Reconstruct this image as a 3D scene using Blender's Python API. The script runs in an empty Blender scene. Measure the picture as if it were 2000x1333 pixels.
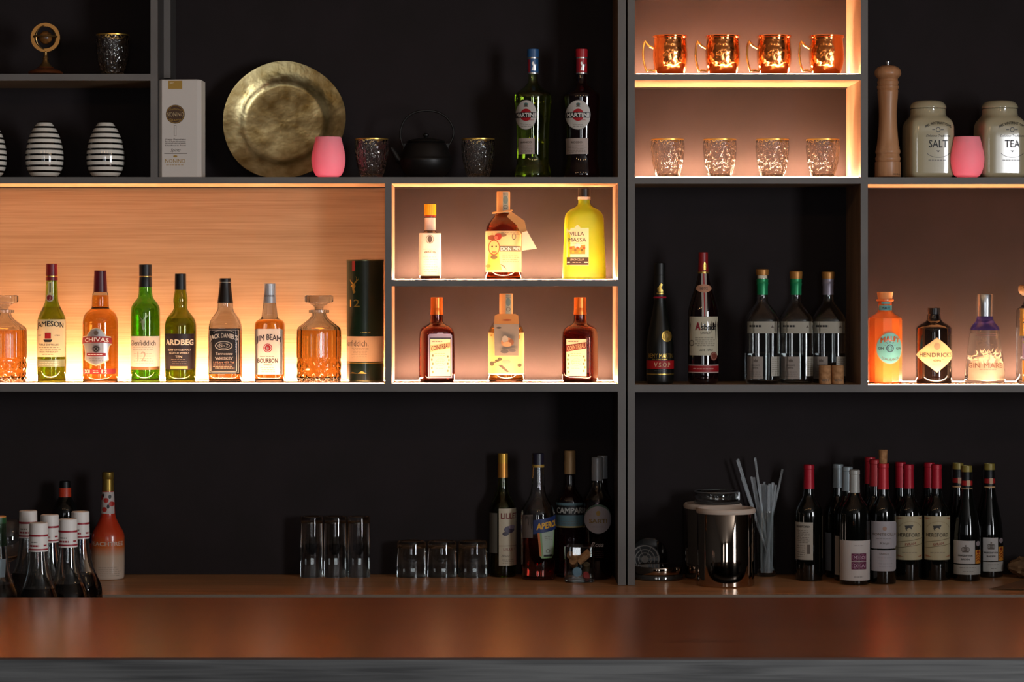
import bpy, bmesh, math, random
from mathutils import Vector, Matrix
from mathutils.geometry import tessellate_polygon
random.seed(7)
SC = bpy.context.scene
COL = SC.collection
# ---------------------------------------------------------------- camera
F = 5077.0            # focal length in pixels of the 2000 px wide frame
VX, VY, ZC, D0 = 925.0, 560.0, 1.68, 6.6
cam = bpy.data.cameras.new('camera')
cam.sensor_width = 36.0
cam.lens = 36.0 * F / 2000.0
cam.shift_x = (1000 - VX) / 2000.0
cam.shift_y = -(666.5 - VY) / 2000.0
cam.clip_end = 60
camo = bpy.data.objects.new('camera', cam); COL.objects.link(camo)
camo.location = (0, -D0, ZC); camo.rotation_euler = (math.pi / 2, 0, 0)
SC.camera = camo
# ---------------------------------------------------------------- world, daylight, exposure
w = bpy.data.worlds.new('world'); SC.world = w; w.use_nodes = True
w.node_tree.nodes['Background'].inputs[0].default_value = (0.75, 0.88, 1, 1)
w.node_tree.nodes['Background'].inputs[1].default_value = 0.05
SC.view_settings.view_transform = 'Standard'
try: SC.view_settings.look = 'None'
except Exception: pass
SC.view_settings.exposure = 0.0
SC.view_settings.gamma = 1.0
SC.view_settings.use_curve_mapping = False
SC.cycles.use_denoising = True
SC.cycles.max_bounces = 14
SC.cycles.transmission_bounces = 14
SC.cycles.glossy_bounces = 6
SC.cycles.diffuse_bounces = 4
SC.cycles.transparent_max_bounces = 8
SC.cycles.sample_clamp_indirect = 6.0
SC.cycles.blur_glossy = 0.5

def area(name, loc, target, sx, sy, power, color):
    l = bpy.data.lights.new(name, 'AREA'); l.shape = 'RECTANGLE'; l.size = sx; l.size_y = sy
    l.energy = power; l.color = color
    o = bpy.data.objects.new(name, l); COL.objects.link(o); o.location = loc
    d = Vector(target) - Vector(loc); o.rotation_euler = d.to_track_quat('-Z', 'Y').to_euler()
    return o
# daylight coming through the tall windows of the guest room
area('daylight_side_window', (3.74, -5.4, 1.75), (-3, -5.4, 1.75), 1.5, 1.9, 225, (0.93, 0.96, 1.0))
area('daylight_rear_window_1', (0.35, -10.25, 1.8), (0.35, 0, 1.8), 0.75, 2.1, 48, (0.93, 0.96, 1.0))
area('daylight_rear_window_2', (-1.9, -10.25, 1.8), (-1.9, 0, 1.8), 0.75, 2.1, 12, (0.93, 0.96, 1.0))
for i, lx in enumerate((-1.5, -0.8, -0.1, 0.6, 1.3)):
    l = bpy.data.lights.new('pendant_light', 'POINT'); l.energy = 2.2; l.color = (1, 0.62, 0.3); l.shadow_soft_size = 0.035
    o = bpy.data.objects.new('pendant_light', l); COL.objects.link(o); o.location = (lx, -2.1, 2.55)

# ---------------------------------------------------------------- materials
def C(h):
    h = h.lstrip('#'); v = [int(h[i:i + 2], 16) / 255 for i in (0, 2, 4)]
    return tuple(x / 12.92 if x <= 0.04045 else ((x + 0.055) / 1.055) ** 2.4 for x in v) + (1,)
_mc = {}
def mat(color, rough=0.5, metal=0.0, trans=0.0, ior=1.45, coat=0.0, emit=None, es=0.0, key='', sub=0.0, spec=0.5):
    k = (color, rough, metal, trans, ior, coat, emit, es, key, sub, spec)
    if k in _mc: return _mc[k]
    m = bpy.data.materials.new('material'); m.use_nodes = True
    b = m.node_tree.nodes['Principled BSDF']
    b.inputs['Base Color'].default_value = C(color) if isinstance(color, str) else tuple(color) + (1,)
    b.inputs['Roughness'].default_value = rough; b.inputs['Metallic'].default_value = metal
    b.inputs['Transmission Weight'].default_value = trans; b.inputs['IOR'].default_value = ior
    b.inputs['Coat Weight'].default_value = coat; b.inputs['Coat Roughness'].default_value = 0.05
    b.inputs['Specular IOR Level'].default_value = spec
    if sub:
        b.inputs['Subsurface Weight'].default_value = sub; b.inputs['Subsurface Radius'].default_value = (0.03, 0.02, 0.02)
        b.inputs['Subsurface Scale'].default_value = 0.6
    if emit:
        b.inputs['Emission Color'].default_value = emit + (1,); b.inputs['Emission Strength'].default_value = es
    _mc[k] = m; return m
def nodes(m): return m.node_tree.nodes, m.node_tree.links, m.node_tree.nodes['Principled BSDF']
def wood(c1, c2, rough, scale=(2.0, 2.0, 150), coat=0.0, key='w', metal=0.0, aniso=0.0, bump=0.15, cathedral=1.0):
    m = mat((0.5, 0.5, 0.5), rough, metal, coat=coat, key=key + c1); N, L, B = nodes(m)
    tc = N.new('ShaderNodeTexCoord'); mp = N.new('ShaderNodeMapping'); mp.inputs['Scale'].default_value = scale
    L.new(tc.outputs['Object'], mp.inputs[0])
    n1 = N.new('ShaderNodeTexNoise'); n1.inputs['Scale'].default_value = 1.6; n1.inputs['Detail'].default_value = 8; n1.inputs['Distortion'].default_value = 0.9
    L.new(mp.outputs[0], n1.inputs['Vector'])
    mp2 = N.new('ShaderNodeMapping'); mp2.inputs['Scale'].default_value = (1.1, 1.1, 9 if scale[2] > 10 else 1.1)
    if scale[1] > 10: mp2.inputs['Scale'].default_value = (1.1, 9, 1.1)
    L.new(tc.outputs['Object'], mp2.inputs[0])
    n2 = N.new('ShaderNodeTexNoise'); n2.inputs['Scale'].default_value = 1.3; n2.inputs['Detail'].default_value = 3
    L.new(mp2.outputs[0], n2.inputs['Vector'])
    ml = N.new('ShaderNodeMath'); ml.operation = 'MULTIPLY'; ml.inputs[1].default_value = 22; L.new(n2.outputs[0], ml.inputs[0])
    sn = N.new('ShaderNodeMath'); sn.operation = 'SINE'; L.new(ml.outputs[0], sn.inputs[0])
    ms = N.new('ShaderNodeMath'); ms.operation = 'MULTIPLY'; ms.inputs[1].default_value = 0.09 * cathedral; L.new(sn.outputs[0], ms.inputs[0])
    ad = N.new('ShaderNodeMath'); ad.operation = 'ADD'; L.new(n1.outputs[0], ad.inputs[0]); L.new(ms.outputs[0], ad.inputs[1])
    cr = N.new('ShaderNodeValToRGB'); cr.color_ramp.elements[0].position = 0.28; cr.color_ramp.elements[1].position = 0.68
    cr.color_ramp.elements[0].color = C(c2); cr.color_ramp.elements[1].color = C(c1)
    L.new(ad.outputs[0], cr.inputs[0]); L.new(cr.outputs[0], B.inputs['Base Color'])
    bp = N.new('ShaderNodeBump'); bp.inputs['Strength'].default_value = bump; bp.inputs['Distance'].default_value = 0.001
    L.new(ad.outputs[0], bp.inputs['Height']); L.new(bp.outputs[0], B.inputs['Normal'])
    if aniso: B.inputs['Anisotropic'].default_value = aniso
    return m
def noisy(color, color2, rough, scale, bump=0.3, dist=0.002, metal=0.0, voronoi=False, **kw):
    m = mat((0.4, 0.4, 0.4), rough, metal, key='n%s%s%s' % (color, scale, bump), **kw); N, L, B = nodes(m)
    tc = N.new('ShaderNodeTexCoord')
    n = N.new('ShaderNodeTexNoise'); n.inputs['Scale'].default_value = scale; n.inputs['Detail'].default_value = 6
    L.new(tc.outputs['Object'], n.inputs['Vector'])
    cr = N.new('ShaderNodeValToRGB'); cr.color_ramp.elements[0].position = 0.35; cr.color_ramp.elements[1].position = 0.65
    cr.color_ramp.elements[0].color = C(color2); cr.color_ramp.elements[1].color = C(color)
    L.new(n.outputs[0], cr.inputs[0]); L.new(cr.outputs[0], B.inputs['Base Color'])
    src = n.outputs[0]
    if voronoi:
        v = N.new('ShaderNodeTexVoronoi'); v.inputs['Scale'].default_value = voronoi; L.new(tc.outputs['Object'], v.inputs['Vector']); src = v.outputs['Distance']
    bp = N.new('ShaderNodeBump'); bp.inputs['Strength'].default_value = bump; bp.inputs['Distance'].default_value = dist
    L.new(src, bp.inputs['Height']); L.new(bp.outputs[0], B.inputs['Normal'])
    return m
def ramp_z(stops, rough=0.4, key='', **kw):
    """colour bands along the object's own height (printed/sprayed decoration)"""
    m = mat((0.4, 0.4, 0.4), rough, key='rz' + key, **kw); N, L, B = nodes(m)
    tc = N.new('ShaderNodeTexCoord'); sp = N.new('ShaderNodeSeparateXYZ'); L.new(tc.outputs['Object'], sp.inputs[0])
    mr = N.new('ShaderNodeMapRange'); mr.inputs[1].default_value = stops[0][0]; mr.inputs[2].default_value = stops[-1][0]
    L.new(sp.outputs[2], mr.inputs[0]); cr = N.new('ShaderNodeValToRGB'); L.new(mr.outputs[0], cr.inputs[0])
    z0, z1 = stops[0][0], stops[-1][0]
    e = cr.color_ramp.elements
    e[0].position = 0; e[0].color = C(stops[0][1]); e[1].position = 1; e[1].color = C(stops[-1][1])
    for z, c in stops[1:-1]:
        q = e.new((z - z0) / (z1 - z0)); q.color = C(c)
    L.new(cr.outputs[0], B.inputs['Base Color']); return m

OAK = wood('b1926f', '9a7a58', 0.45, key='oak', bump=0.05, cathedral=0.8)
OAKV = wood('a8876b', '876a52', 0.5, scale=(2, 40, 2), key='oakv')
BARTOP = wood('a86034', '8a4a26', 0.22, scale=(1.6, 55, 2), key='bar', bump=0.05, metal=0.45)
COUNTER = wood('d49c6c', 'b27c4c', 0.32, scale=(1.6, 60, 2), key='cnt', bump=0.06)
GREYWOOD = wood('5c5c5b', '343434', 0.55, scale=(1.8, 2, 60), key='grey', bump=0.25)
EDGE = wood('6f6b67', '625e5b', 0.5, scale=(3, 3, 3), key='edge', cathedral=0.3)
EDGEV = EDGE
PANEL = noisy('2b2526', '282323', 0.75, 9, bump=0.03, spec=0.1)
GREYIN = mat('464341', 0.6, spec=0.2)
BLACK = mat('0b0a0a', 0.4)
# ---------------------------------------------------------------- mesh helpers
class Mesh:
    def __init__(s): s.v = []; s.f = []; s.m = []; s.sm = []; s.mats = []
    def mi(s, m):
        if m not in s.mats: s.mats.append(m)
        return s.mats.index(m)
    def add(s, vs, fs, m, smooth=True):
        b = len(s.v); s.v += [tuple(v) for v in vs]; i = s.mi(m)
        for f in fs: s.f.append(tuple(b + q for q in f)); s.m.append(i); s.sm.append(smooth)
        return s
    def box(s, x0, x1, y0, y1, z0, z1, m, front=None, under=None, right=None, left=None, top=None):
        vs = [(x, y, z) for z in (z0, z1) for y in (y0, y1) for x in (x0, x1)]
        for f, mm in (((0, 1, 5, 4), front), ((1, 3, 7, 5), right), ((3, 2, 6, 7), None), ((2, 0, 4, 6), left), ((4, 5, 7, 6), top), ((2, 3, 1, 0), under)):
            s.add(vs, [f], mm or m, False)
        return s
    def lathe(s, prof, m, seg=40, sec=None, cap0=True, cap1=True, mod=None):
        """prof: [(r, z, n, q)]"""
        vs = []
        for p in prof:
            r, z = p[0], p[1]; n = p[2] if len(p) > 2 else 2; q = p[3] if len(p) > 3 else 1
            for i in range(seg):
                a = 2 * math.pi * (i + 0.5) / seg
                c, t = math.cos(a), math.sin(a)
                if n > 2: c = math.copysign(abs(c) ** (2 / n), c); t = math.copysign(abs(t) ** (2 / n), t)
                k = mod(a, z, r) if mod else 1
                vs.append((r * k * c, r * k * q * t, z))
        fs = []
        for j in range(len(prof) - 1):
            for i in range(seg):
                k = (i + 1) % seg; fs.append((j * seg + i, j * seg + k, (j + 1) * seg + k, (j + 1) * seg + i))
        if cap0: fs.append(tuple(range(seg - 1, -1, -1)))
        if cap1: fs.append(tuple((len(prof) - 1) * seg + i for i in range(seg)))
        return s.add(vs, fs, m)
    def tube(s, pts, r, m, seg=8, closed=False):
        pts = [Vector(p) for p in pts]; n = len(pts); vs = []
        up = Vector((0, 1, 0))
        for i, p in enumerate(pts):
            a = pts[(i - 1) % n] if (closed or i > 0) else p; b = pts[(i + 1) % n] if (closed or i < n - 1) else p
            t = (b - a).normalized(); u = up if abs(t.dot(up)) < 0.95 else Vector((1, 0, 0))
            e1 = t.cross(u).normalized(); e2 = t.cross(e1)
            rr = r[i] if isinstance(r, (list, tuple)) else r
            for k in range(seg):
                q = 2 * math.pi * k / seg; vs.append(p + rr * (math.cos(q) * e1 + math.sin(q) * e2))
        fs = []
        for i in range(n if closed else n - 1):
            for k in range(seg):
                a, b = i * seg + k, i * seg + (k + 1) % seg; j = (i + 1) % n
                fs.append((a, b, j * seg + (k + 1) % seg, j * seg + k))
        if not closed: fs.append(tuple(range(seg))); fs.append(tuple((n - 1) * seg + k for k in range(seg - 1, -1, -1)))
        return s.add(vs, fs, m)
    def bm2d(s, bm, fn, m, smooth=True):
        vs = [fn(v.co.x, v.co.y) for v in bm.verts]; bm.verts.index_update()
        s.add(vs, [tuple(v.index for v in f.verts) for f in bm.faces], m, smooth)
    def obj(s, name, parent=None, angle=35, loc=None, rot=None):
        me = bpy.data.meshes.new(name); me.from_pydata(s.v, [], s.f); me.validate(clean_customdata=False)
        for q in s.mats: me.materials.append(q)
        if len(me.polygons) == len(s.f):
            me.polygons.foreach_set('material_index', s.m); me.polygons.foreach_set('use_smooth', s.sm)
        bm = bmesh.new(); bm.from_mesh(me); bmesh.ops.recalc_face_normals(bm, faces=bm.faces) if s.__dict__.get('recalc', True) else None
        bm.to_mesh(me); bm.free()
        try: me.set_sharp_from_angle(angle=math.radians(angle))
        except Exception: pass
        me.update()
        o = bpy.data.objects.new(name, me); COL.objects.link(o)
        if parent: o.parent = parent
        if loc: o.location = loc
        if rot: o.rotation_euler = rot
        return o
def struct(o, kind='structure'): o['kind'] = kind; return o
def tag(o, label, cat, group=None):
    o['label'] = label; o['category'] = cat
    if group: o['group'] = group
    return o
_tc = {}
def textbm(s, bold=0.0):
    """2D filled text as a bmesh, x 0..w, baseline at 0, cap height 1"""
    k = (s, bold)
    if k not in _tc:
        c = bpy.data.curves.new('t', 'FONT'); c.body = s; c.size = 1.0; c.resolution_u = 2; c.fill_mode = 'FRONT'
        o = bpy.data.objects.new('t', c); me = bpy.data.meshes.new_from_object(o)
        vs = [(v.co.x, v.co.y) for v in me.vertices]; fs = [tuple(p.vertices) for p in me.polygons]
        bpy.data.objects.remove(o); bpy.data.curves.remove(c); bpy.data.meshes.remove(me)
        _tc[k] = (vs, fs)
    vs, fs = _tc[k]
    bm = bmesh.new()
    for ox, oy in (((0, 0), (bold, bold * .4), (-bold, -bold * .4), (0, bold * .7), (0, -bold * .7)) if bold > 0 else ((0, 0),)):
        bv = [bm.verts.new((x + ox, y + oy, 0)) for x, y in vs]
        for f in fs:
            try: bm.faces.new([bv[i] for i in f])
            except Exception: pass
    bmesh.ops.triangulate(bm, faces=bm.faces[:], ngon_method='EAR_CLIP')
    return bm
def polybm(loops):
    pts = [Vector((x, y, 0)) for x, y in loops]
    tr = tessellate_polygon([pts]); bm = bmesh.new(); bv = [bm.verts.new(p) for p in pts]
    for t in tr:
        try: bm.faces.new([bv[i] for i in t])
        except Exception: pass
    return bm
def slice2d(bm, step, zstep=None):
    for ax, st in ((0, step), (1, zstep)):
        if not st: continue
        cs = [v.co[ax] for v in bm.verts]
        if not cs: return
        a, b = min(cs), max(cs); n = int((b - a) / st)
        if n > 60: st = (b - a) / 60; n = 60
        for i in range(1, n + 1):
            p = [0, 0, 0]; p[ax] = a + i * (b - a) / (n + 1); q = [0, 0, 0]; q[ax] = 1
            bmesh.ops.bisect_plane(bm, geom=bm.verts[:] + bm.edges[:] + bm.faces[:], plane_co=p, plane_no=q)
    return bm
def circ(cx, cy, rx, ry=None, n=28, a0=0, a1=360):
    ry = ry or rx
    return [(cx + rx * math.cos(math.radians(a0 + (a1 - a0) * i / n)), cy + ry * math.sin(math.radians(a0 + (a1 - a0) * i / n))) for i in range(n if a1 - a0 == 360 else n + 1)]

class Item:
    """a thing standing at picture column cx, at camera distance d, on a surface of height zb"""
    def __init__(s, name, cx, d, zb, label, cat, group=None, rot=0.0):
        s.cx, s.d, s.zb, s.k = cx, d, zb, d / F
        o = bpy.data.objects.new(name, None); COL.objects.link(o); o.empty_display_size = 0.03
        zb += 0.0006; s.zb = zb; o.location = ((cx - VX) * d / F, d - D0, zb); o.rotation_euler = (0, 0, rot)
        tag(o, label, cat, group); s.o = o; s.prof = None
    def z(s, py): return ZC - (py - VY) * s.d / F - s.zb
    def P(s, pr):
        out = []
        for i, p in enumerate(pr):
            z = 0.0 if p[0] is None else max(0.0005, s.z(p[0])) if p[0] > 0 else 0
            out.append((p[1] * s.k, z) + tuple(p[2:]))
        return sorted(out, key=lambda q: q[1]) if out[0][1] > out[-1][1] else out
    def smooth(s, pr, it=1):
        # Chaikin style rounding of a profile
        for _ in range(it):
            o = [pr[0]]
            for a, b in zip(pr, pr[1:]):
                f = lambda t: tuple(a[i] * (1 - t) + b[i] * t for i in range(len(a)))
                o += [f(0.25), f(0.75)]
            o.append(pr[-1]); pr = o
        return pr
    def body(s, pr, m, name='body', liquid=None, level=None, thick=2.2, glass=True, seg=44, sm=1, mod=None, foot=4.0, angle=50):
        pr = [tuple(p) + ((2, 1)[len(p) - 2:] if len(p) < 4 else ()) for p in pr]
        P = s.P(pr); P = [(p[0], p[1], p[2], p[3]) for p in P]
        P = s.smooth(P, sm) if sm else P
        s.prof = P
        M = Mesh()
        r0 = P[0][0]
        outer = [(r0 * 0.93, 0.0, P[0][2], P[0][3])] + [(p[0], max(p[1], 0.0012 + 0.00001 * i), p[2], p[3]) for i, p in enumerate(P)]
        if glass:
            t = thick / 1000.0; ft = foot / 1000.0
            inner = [(max(0.001, p[0] - t), p[1], p[2], p[3]) for p in P if p[1] > ft * 1.2]
            top = P[-1]
            i0 = inner[0]; inner = [(i0[0] * 0.85, ft, i0[2], i0[3]), (i0[0], ft * 1.35, i0[2], i0[3])] + [q for q in inner if q[1] > ft * 1.4]
            inner[-1] = (inner[-1][0], top[1], top[2], top[3])
            M.lathe(outer + inner[::-1], m, seg, cap0=True, cap1=True, mod=mod)
            ob = M.obj(name, s.o, angle)
            if liquid:
                zl = s.z(level) if level else top[1] * 0.8
                L = [(q[0] + 0.00025, q[1] + (-0.0002 if i == 0 else 0), q[2], q[3]) for i, q in enumerate(inner) if q[1] < zl]
                q = L[-1]; nx = [q2 for q2 in inner if q2[1] >= zl]
                if nx:
                    b = nx[0]; t2 = (zl - q[1]) / max(1e-6, b[1] - q[1]); L.append((q[0] + (b[0] - q[0]) * t2, zl, b[2], b[3]))
                ml = Mesh(); ml.lathe(L, liquid, seg); ml.obj('liquid', s.o, angle)
        else:
            M.lathe(outer, m, seg, mod=mod); ob = M.obj(name, s.o, angle)
        return ob
    def lathe(s, name, pr, m, sm=0, seg=32, parent=None, off=0.0, mod=None, angle=35):
        P = s.P(pr)
        if sm: P = s.smooth([p if len(p) == 4 else (p[0], p[1], 2, 1) for p in P], sm)
        P = [(p[0] + off,) + tuple(p[1:]) for p in P]
        M = Mesh(); M.lathe(P, m, seg, mod=mod); return M.obj(name, parent or s.o, angle)
    def R(s, z):
        P = s.prof
        if z <= P[0][1]: return P[0]
        for a, b in zip(P, P[1:]):
            if a[1] <= z <= b[1]:
                t = (z - a[1]) / max(1e-9, b[1] - a[1]); return tuple(a[i] + (b[i] - a[i]) * t for i in range(4))
        return P[-1]
    def U(s, px, z):
        r, _, n, q = s.R(z); x = (px - s.cx) * s.k
        if n > 2.4: return max(-r * 0.985, min(r * 0.985, x))
        return r * math.asin(max(-0.995, min(0.995, x / r)))
    def surf(s, u, z, e):
        r, _, n, q = s.R(z)
        if n > 2.4:
            t = min(0.999, abs(u) / r); y = -q * r * (1 - t ** n) ** (1 / n); return (u, y - e, z)
        a = u / r; return ((r + e) * math.sin(a), -(r * q + e) * math.cos(a), z)
class Lab:
    """printed label that follows the surface of an item; one mesh"""
    def __init__(s, it): s.it = it; s.M = Mesh(); s.M.recalc = False; s.e = 0.00035
    def _put(s, bm, m, e):
        it = s.it; zs = [v.co.y for v in bm.verts]
        if not zs: bm.free(); return s
        zm = 0.5 * (min(zs) + max(zs)); r = it.R(zm)
        rs = [it.R(min(zs) + (max(zs) - min(zs)) * i / 4)[0] for i in range(5)]
        slice2d(bm, r[0] * 0.22, 0.004 if max(rs) - min(rs) > 0.0008 else None)
        s.M.bm2d(bm, lambda u, z: it.surf(u, z, e), m); bm.free(); return s
    def poly(s, pts, m, lay=0):
        it = s.it; P = []
        for x, y in pts: z = it.z(y); P.append((it.U(x, z), z))
        ar = sum(a[0] * b[1] - b[0] * a[1] for a, b in zip(P, P[1:] + P[:1]))
        if ar < 0: P = P[::-1]
        return s._put(polybm(P), m, s.e * (1 + lay))
    def rect(s, x0, x1, y0, y1, m, lay=0): return s.poly([(x0, y0), (x1, y0), (x1, y1), (x0, y1)], m, lay)
    def disc(s, cx, cy, r, m, lay=0, ry=None): return s.poly(circ(cx, cy, r, ry), m, lay)
    def ring(s, cx, cy, r, wd, m, lay=0, ry=None, n=24, a0=0, a1=360):
        ry = ry or r
        for i in range(n):
            a, b = [math.radians(a0 + (a1 - a0) * (i + q) / n) for q in (0, 1)]
            s.poly([(cx + rr * math.cos(t), cy + rr * ry / r * math.sin(t)) for rr, t in ((r - wd, a), (r, a), (r, b), (r - wd, b))], m, lay)
        return s
    def text(s, st, x0, x1, yc, h, m, lay=1, bold=0.0, arc=0.0, slope=0.0, shear=0.0):
        it = s.it; zc = it.z(yc); u0, u1 = it.U(x0, zc), it.U(x1, zc); bm = textbm(st, bold)
        if not bm.verts: return s
        xs = [v.co.x for v in bm.verts]; ys = [v.co.y for v in bm.verts]; a, b = min(xs), max(xs); hh = max(0.7, max(ys))
        y0 = 0
        for v in bm.verts:
            t = (v.co.x - a) / (b - a); y = v.co.y / 0.72 * h * it.k
            u = u0 + t * (u1 - u0) + shear * y
            dz = (arc * (1 - (2 * t - 1) ** 2) + slope * (t - 0.5)) * it.k
            v.co.x = u; v.co.y = zc - 0.5 * h * it.k + y + dz
        return s._put(bm, m, s.e * (1 + lay))
    def lines(s, x0, x1, y0, y1, n, m, lay=1, wd=0.9, seed=1):
        rnd = random.Random(seed)
        for i in range(n):
            y = y0 + (y1 - y0) * (i + 0.5) / n; x = x0 + (x1 - x0) * rnd.uniform(0, 0.12); e = x1 - (x1 - x0) * rnd.uniform(0, 0.12)
            while x < e:
                l = rnd.uniform(2.5, 6.5); s.rect(x, min(e, x + l), y - wd / 2, y + wd / 2, m, lay); x += l + 1.2
        return s
    def done(s, name='label', lab=None):
        o = s.M.obj(name, s.it.o, 60)
        if lab: o['label'] = lab
        return o
def X0(px, d=D0): return (px - VX) * d / F
def Z0(py, d=D0): return ZC - (py - VY) * d / F
#SECTION1

# ---------------------------------------------------------------- room shell
DEP = 0.254
WALLM = noisy('2b2927', '262422', 0.7, 5, bump=0.03)
CEILM = mat('7d7a76', 0.8); FLOORM = wood('6b4a33', '4a3122', 0.45, scale=(30, 1.2, 2), key='floor')
m = Mesh(); m.box(-3.8, 3.8, 0.262, 0.36, 0, 3, WALLM); struct(m.obj('wall_back'))
m = Mesh(); m.box(-3.8, 3.8, -10.4, 0.36, -0.1, 0, FLOORM); struct(m.obj('floor'))
m = Mesh(); m.box(-3.8, 3.8, -10.4, 0.36, 3, 3.1, CEILM); struct(m.obj('ceiling'))
m = Mesh(); m.box(-3.9, -3.8, -10.4, 0.36, 0, 3, WALLM); struct(m.obj('wall_left'))
m = Mesh(); m.box(3.8, 3.9, -10.4, 0.36, 0, 3, WALLM); struct(m.obj('wall_right'))
m = Mesh(); m.box(-3.8, 3.8, -10.5, -10.4, 0, 3, WALLM); struct(m.obj('wall_front'))
FR = mat('3a3a3c', 0.4)
def frame(name, ax, c, a0, a1, z0, z1):
    m = Mesh(); t = 0.05
    for b in ((a0 - t, a0, z0 - t, z1 + t), (a1, a1 + t, z0 - t, z1 + t), (a0, a1, z0 - t, z0), (a0, a1, z1, z1 + t), ((a0 + a1) / 2 - 0.015, (a0 + a1) / 2 + 0.015, z0, z1)):
        if ax == 'x': m.box(c - 0.04, c, b[0], b[1], b[2], b[3], FR)
        else: m.box(b[0], b[1], c, c + 0.04, b[2], b[3], FR)
    struct(m.obj(name))
frame('window_1', 'x', 3.8, -6.15, -4.65, 0.8, 2.7)
frame('window_2', 'y', -10.4, -0.025, 0.725, 0.75, 2.85)
frame('window_3', 'y', -10.4, -2.275, -1.525, 0.75, 2.85)
# ---------------------------------------------------------------- shelving
def bx(m, px0, px1, py0, py1, mt, y0=0.0, y1=DEP, **kw):
    return m.box(X0(px0), X0(px1), y0, y1, Z0(py1), Z0(py0), mt, **kw)
LEFT, RIGHT, TOP = -300, 2400, -70
ZCT = 0.92
def unit(name, label):
    o = bpy.data.objects.new(name, None); COL.objects.link(o); return tag(o, label, 'shelving unit')
UA = unit('shelving_unit', 'dark grey open shelving with an oak back panel, left of the central posts')
UB = unit('shelving_unit', 'dark grey open shelving right of the central posts, copper mugs on its top tier')
def part(u, name, *boxes, mt=None, **kw):
    m = Mesh()
    for b in boxes: bx(m, *b[:4], b[4] if len(b) > 4 else (mt or OAK), front=EDGE, **(b[5] if len(b) > 5 else {}), **kw)
    return m.obj(name, u)
part(UA, 'shelf', (LEFT, 1207, 750, 765.5))
part(UA, 'shelf', (LEFT, 1207, 346, 358.5))
part(UA, 'shelf', (LEFT, 294, 144.5, 157.5))
part(UA, 'shelf', (765, 1207, 546.5, 559.5))
part(UA, 'shelf', (LEFT, 1207, TOP, TOP + 13))
part(UA, 'divider', (294, 308, TOP + 13, 346), mt=GREYIN)
part(UA, 'divider', (752, 765, 358.5, 750), mt=OAKV)
part(UA, 'divider', (LEFT - 14, LEFT, TOP, 765.5), mt=OAKV)
zc = (Z0(765.5) - ZCT)
m = Mesh(); bx(m, 1207, 1222.5, TOP, 765.5, OAKV, front=EDGE); m.box(X0(1207), X0(1222.5), 0, DEP, ZCT + 0.001, Z0(765.5), GREYIN, front=EDGE)
m.obj('side_panel', UA)
m = Mesh(); d1 = D0 + 0.131
m.box(X0(320, d1), X0(333, d1), 0.131, 0.25, Z0(153, d1), Z0(TOP), GREYIN, front=EDGE); m.obj('divider', UA)
m = Mesh(); bx(m, LEFT, 752, 358.5, 750, OAK, 0.246, 0.256); m.obj('back_panel', UA)['label'] = 'oak back panel with horizontal grain'
m = Mesh(); bx(m, LEFT, 1207, TOP + 13, 346, PANEL, DEP, 0.262); bx(m, 765, 1207, 358.5, 750, PANEL, DEP, 0.262)
m.box(X0(LEFT), X0(1207), DEP, 0.262, ZCT + 0.001, Z0(765.5), PANEL); m.obj('back_panel', UA)
part(UB, 'shelf', (1240, RIGHT, 752, 766.5))
part(UB, 'shelf', (1240, 1681, 346, 359))
part(UB, 'shelf', (1695, RIGHT, 346.5, 360))
part(UB, 'shelf', (1240, 1681, 144.5, 157))
part(UB, 'shelf', (1240, RIGHT, TOP, TOP + 13))
part(UB, 'divider', (1681, 1695, TOP + 13, 752), mt=OAKV)
part(UB, 'divider', (RIGHT, RIGHT + 14, TOP, 766.5), mt=OAKV)
m = Mesh(); bx(m, 1226, 1240, TOP, 766.5, OAKV, front=EDGE); m.box(X0(1226), X0(1240), 0, DEP, ZCT + 0.001, Z0(766.5), GREYIN, front=EDGE)
m.obj('side_panel', UB)
m = Mesh(); bx(m, 1240, 1681, TOP + 13, 752, PANEL, DEP, 0.262); bx(m, 1695, RIGHT, TOP + 13, 752, PANEL, DEP, 0.262)
m.box(X0(1240), X0(RIGHT), DEP, 0.262, ZCT + 0.001, Z0(766.5), PANEL); m.obj('back_panel', UB)
LEDC = (1.0, 0.54, 0.31)
def led(u, px0, px1, pyf, s, fr=0.20):
    """a pair of warm light strips let into the floor of a compartment"""
    for y, wd, q in ((0.012, 0.007, fr), (0.207, 0.008, 1.0)):
        e = mat('ffd9a0', 0.5, emit=LEDC, es=s * q)
        m = Mesh(); z = Z0(pyf)
        m.box(X0(px0 + 3), X0(px1 - 3), y, y + wd, z, z + 0.0012, e, top=e, front=e); m.obj('light_strip', u)
EL = 740
led(UA, LEFT, 752, 750, EL * 0.76, 0.18)
led(UA, 765, 1207, 546.5, EL)
led(UA, 765, 1207, 750, EL)
led(UB, 1240, 1681, 144.5, EL)
led(UB, 1240, 1681, 346, EL)
led(UB, 1695, RIGHT, 752, EL * 1.0, 0.26)
TRM = mat('17110d', 0.4)
for u, px0, px1, pyt in ((UA, LEFT, 752, 358.5), (UA, 765, 1207, 358.5), (UB, 1240, 1681, 157), (UB, 1695, RIGHT, 360)):
    m = Mesh(); m.box(X0(px0), X0(px1), 0.236, 0.2455, Z0(pyt) - 0.0022, Z0(pyt) - 0.0001, TRM); m.obj('trim_strip', u)
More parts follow.
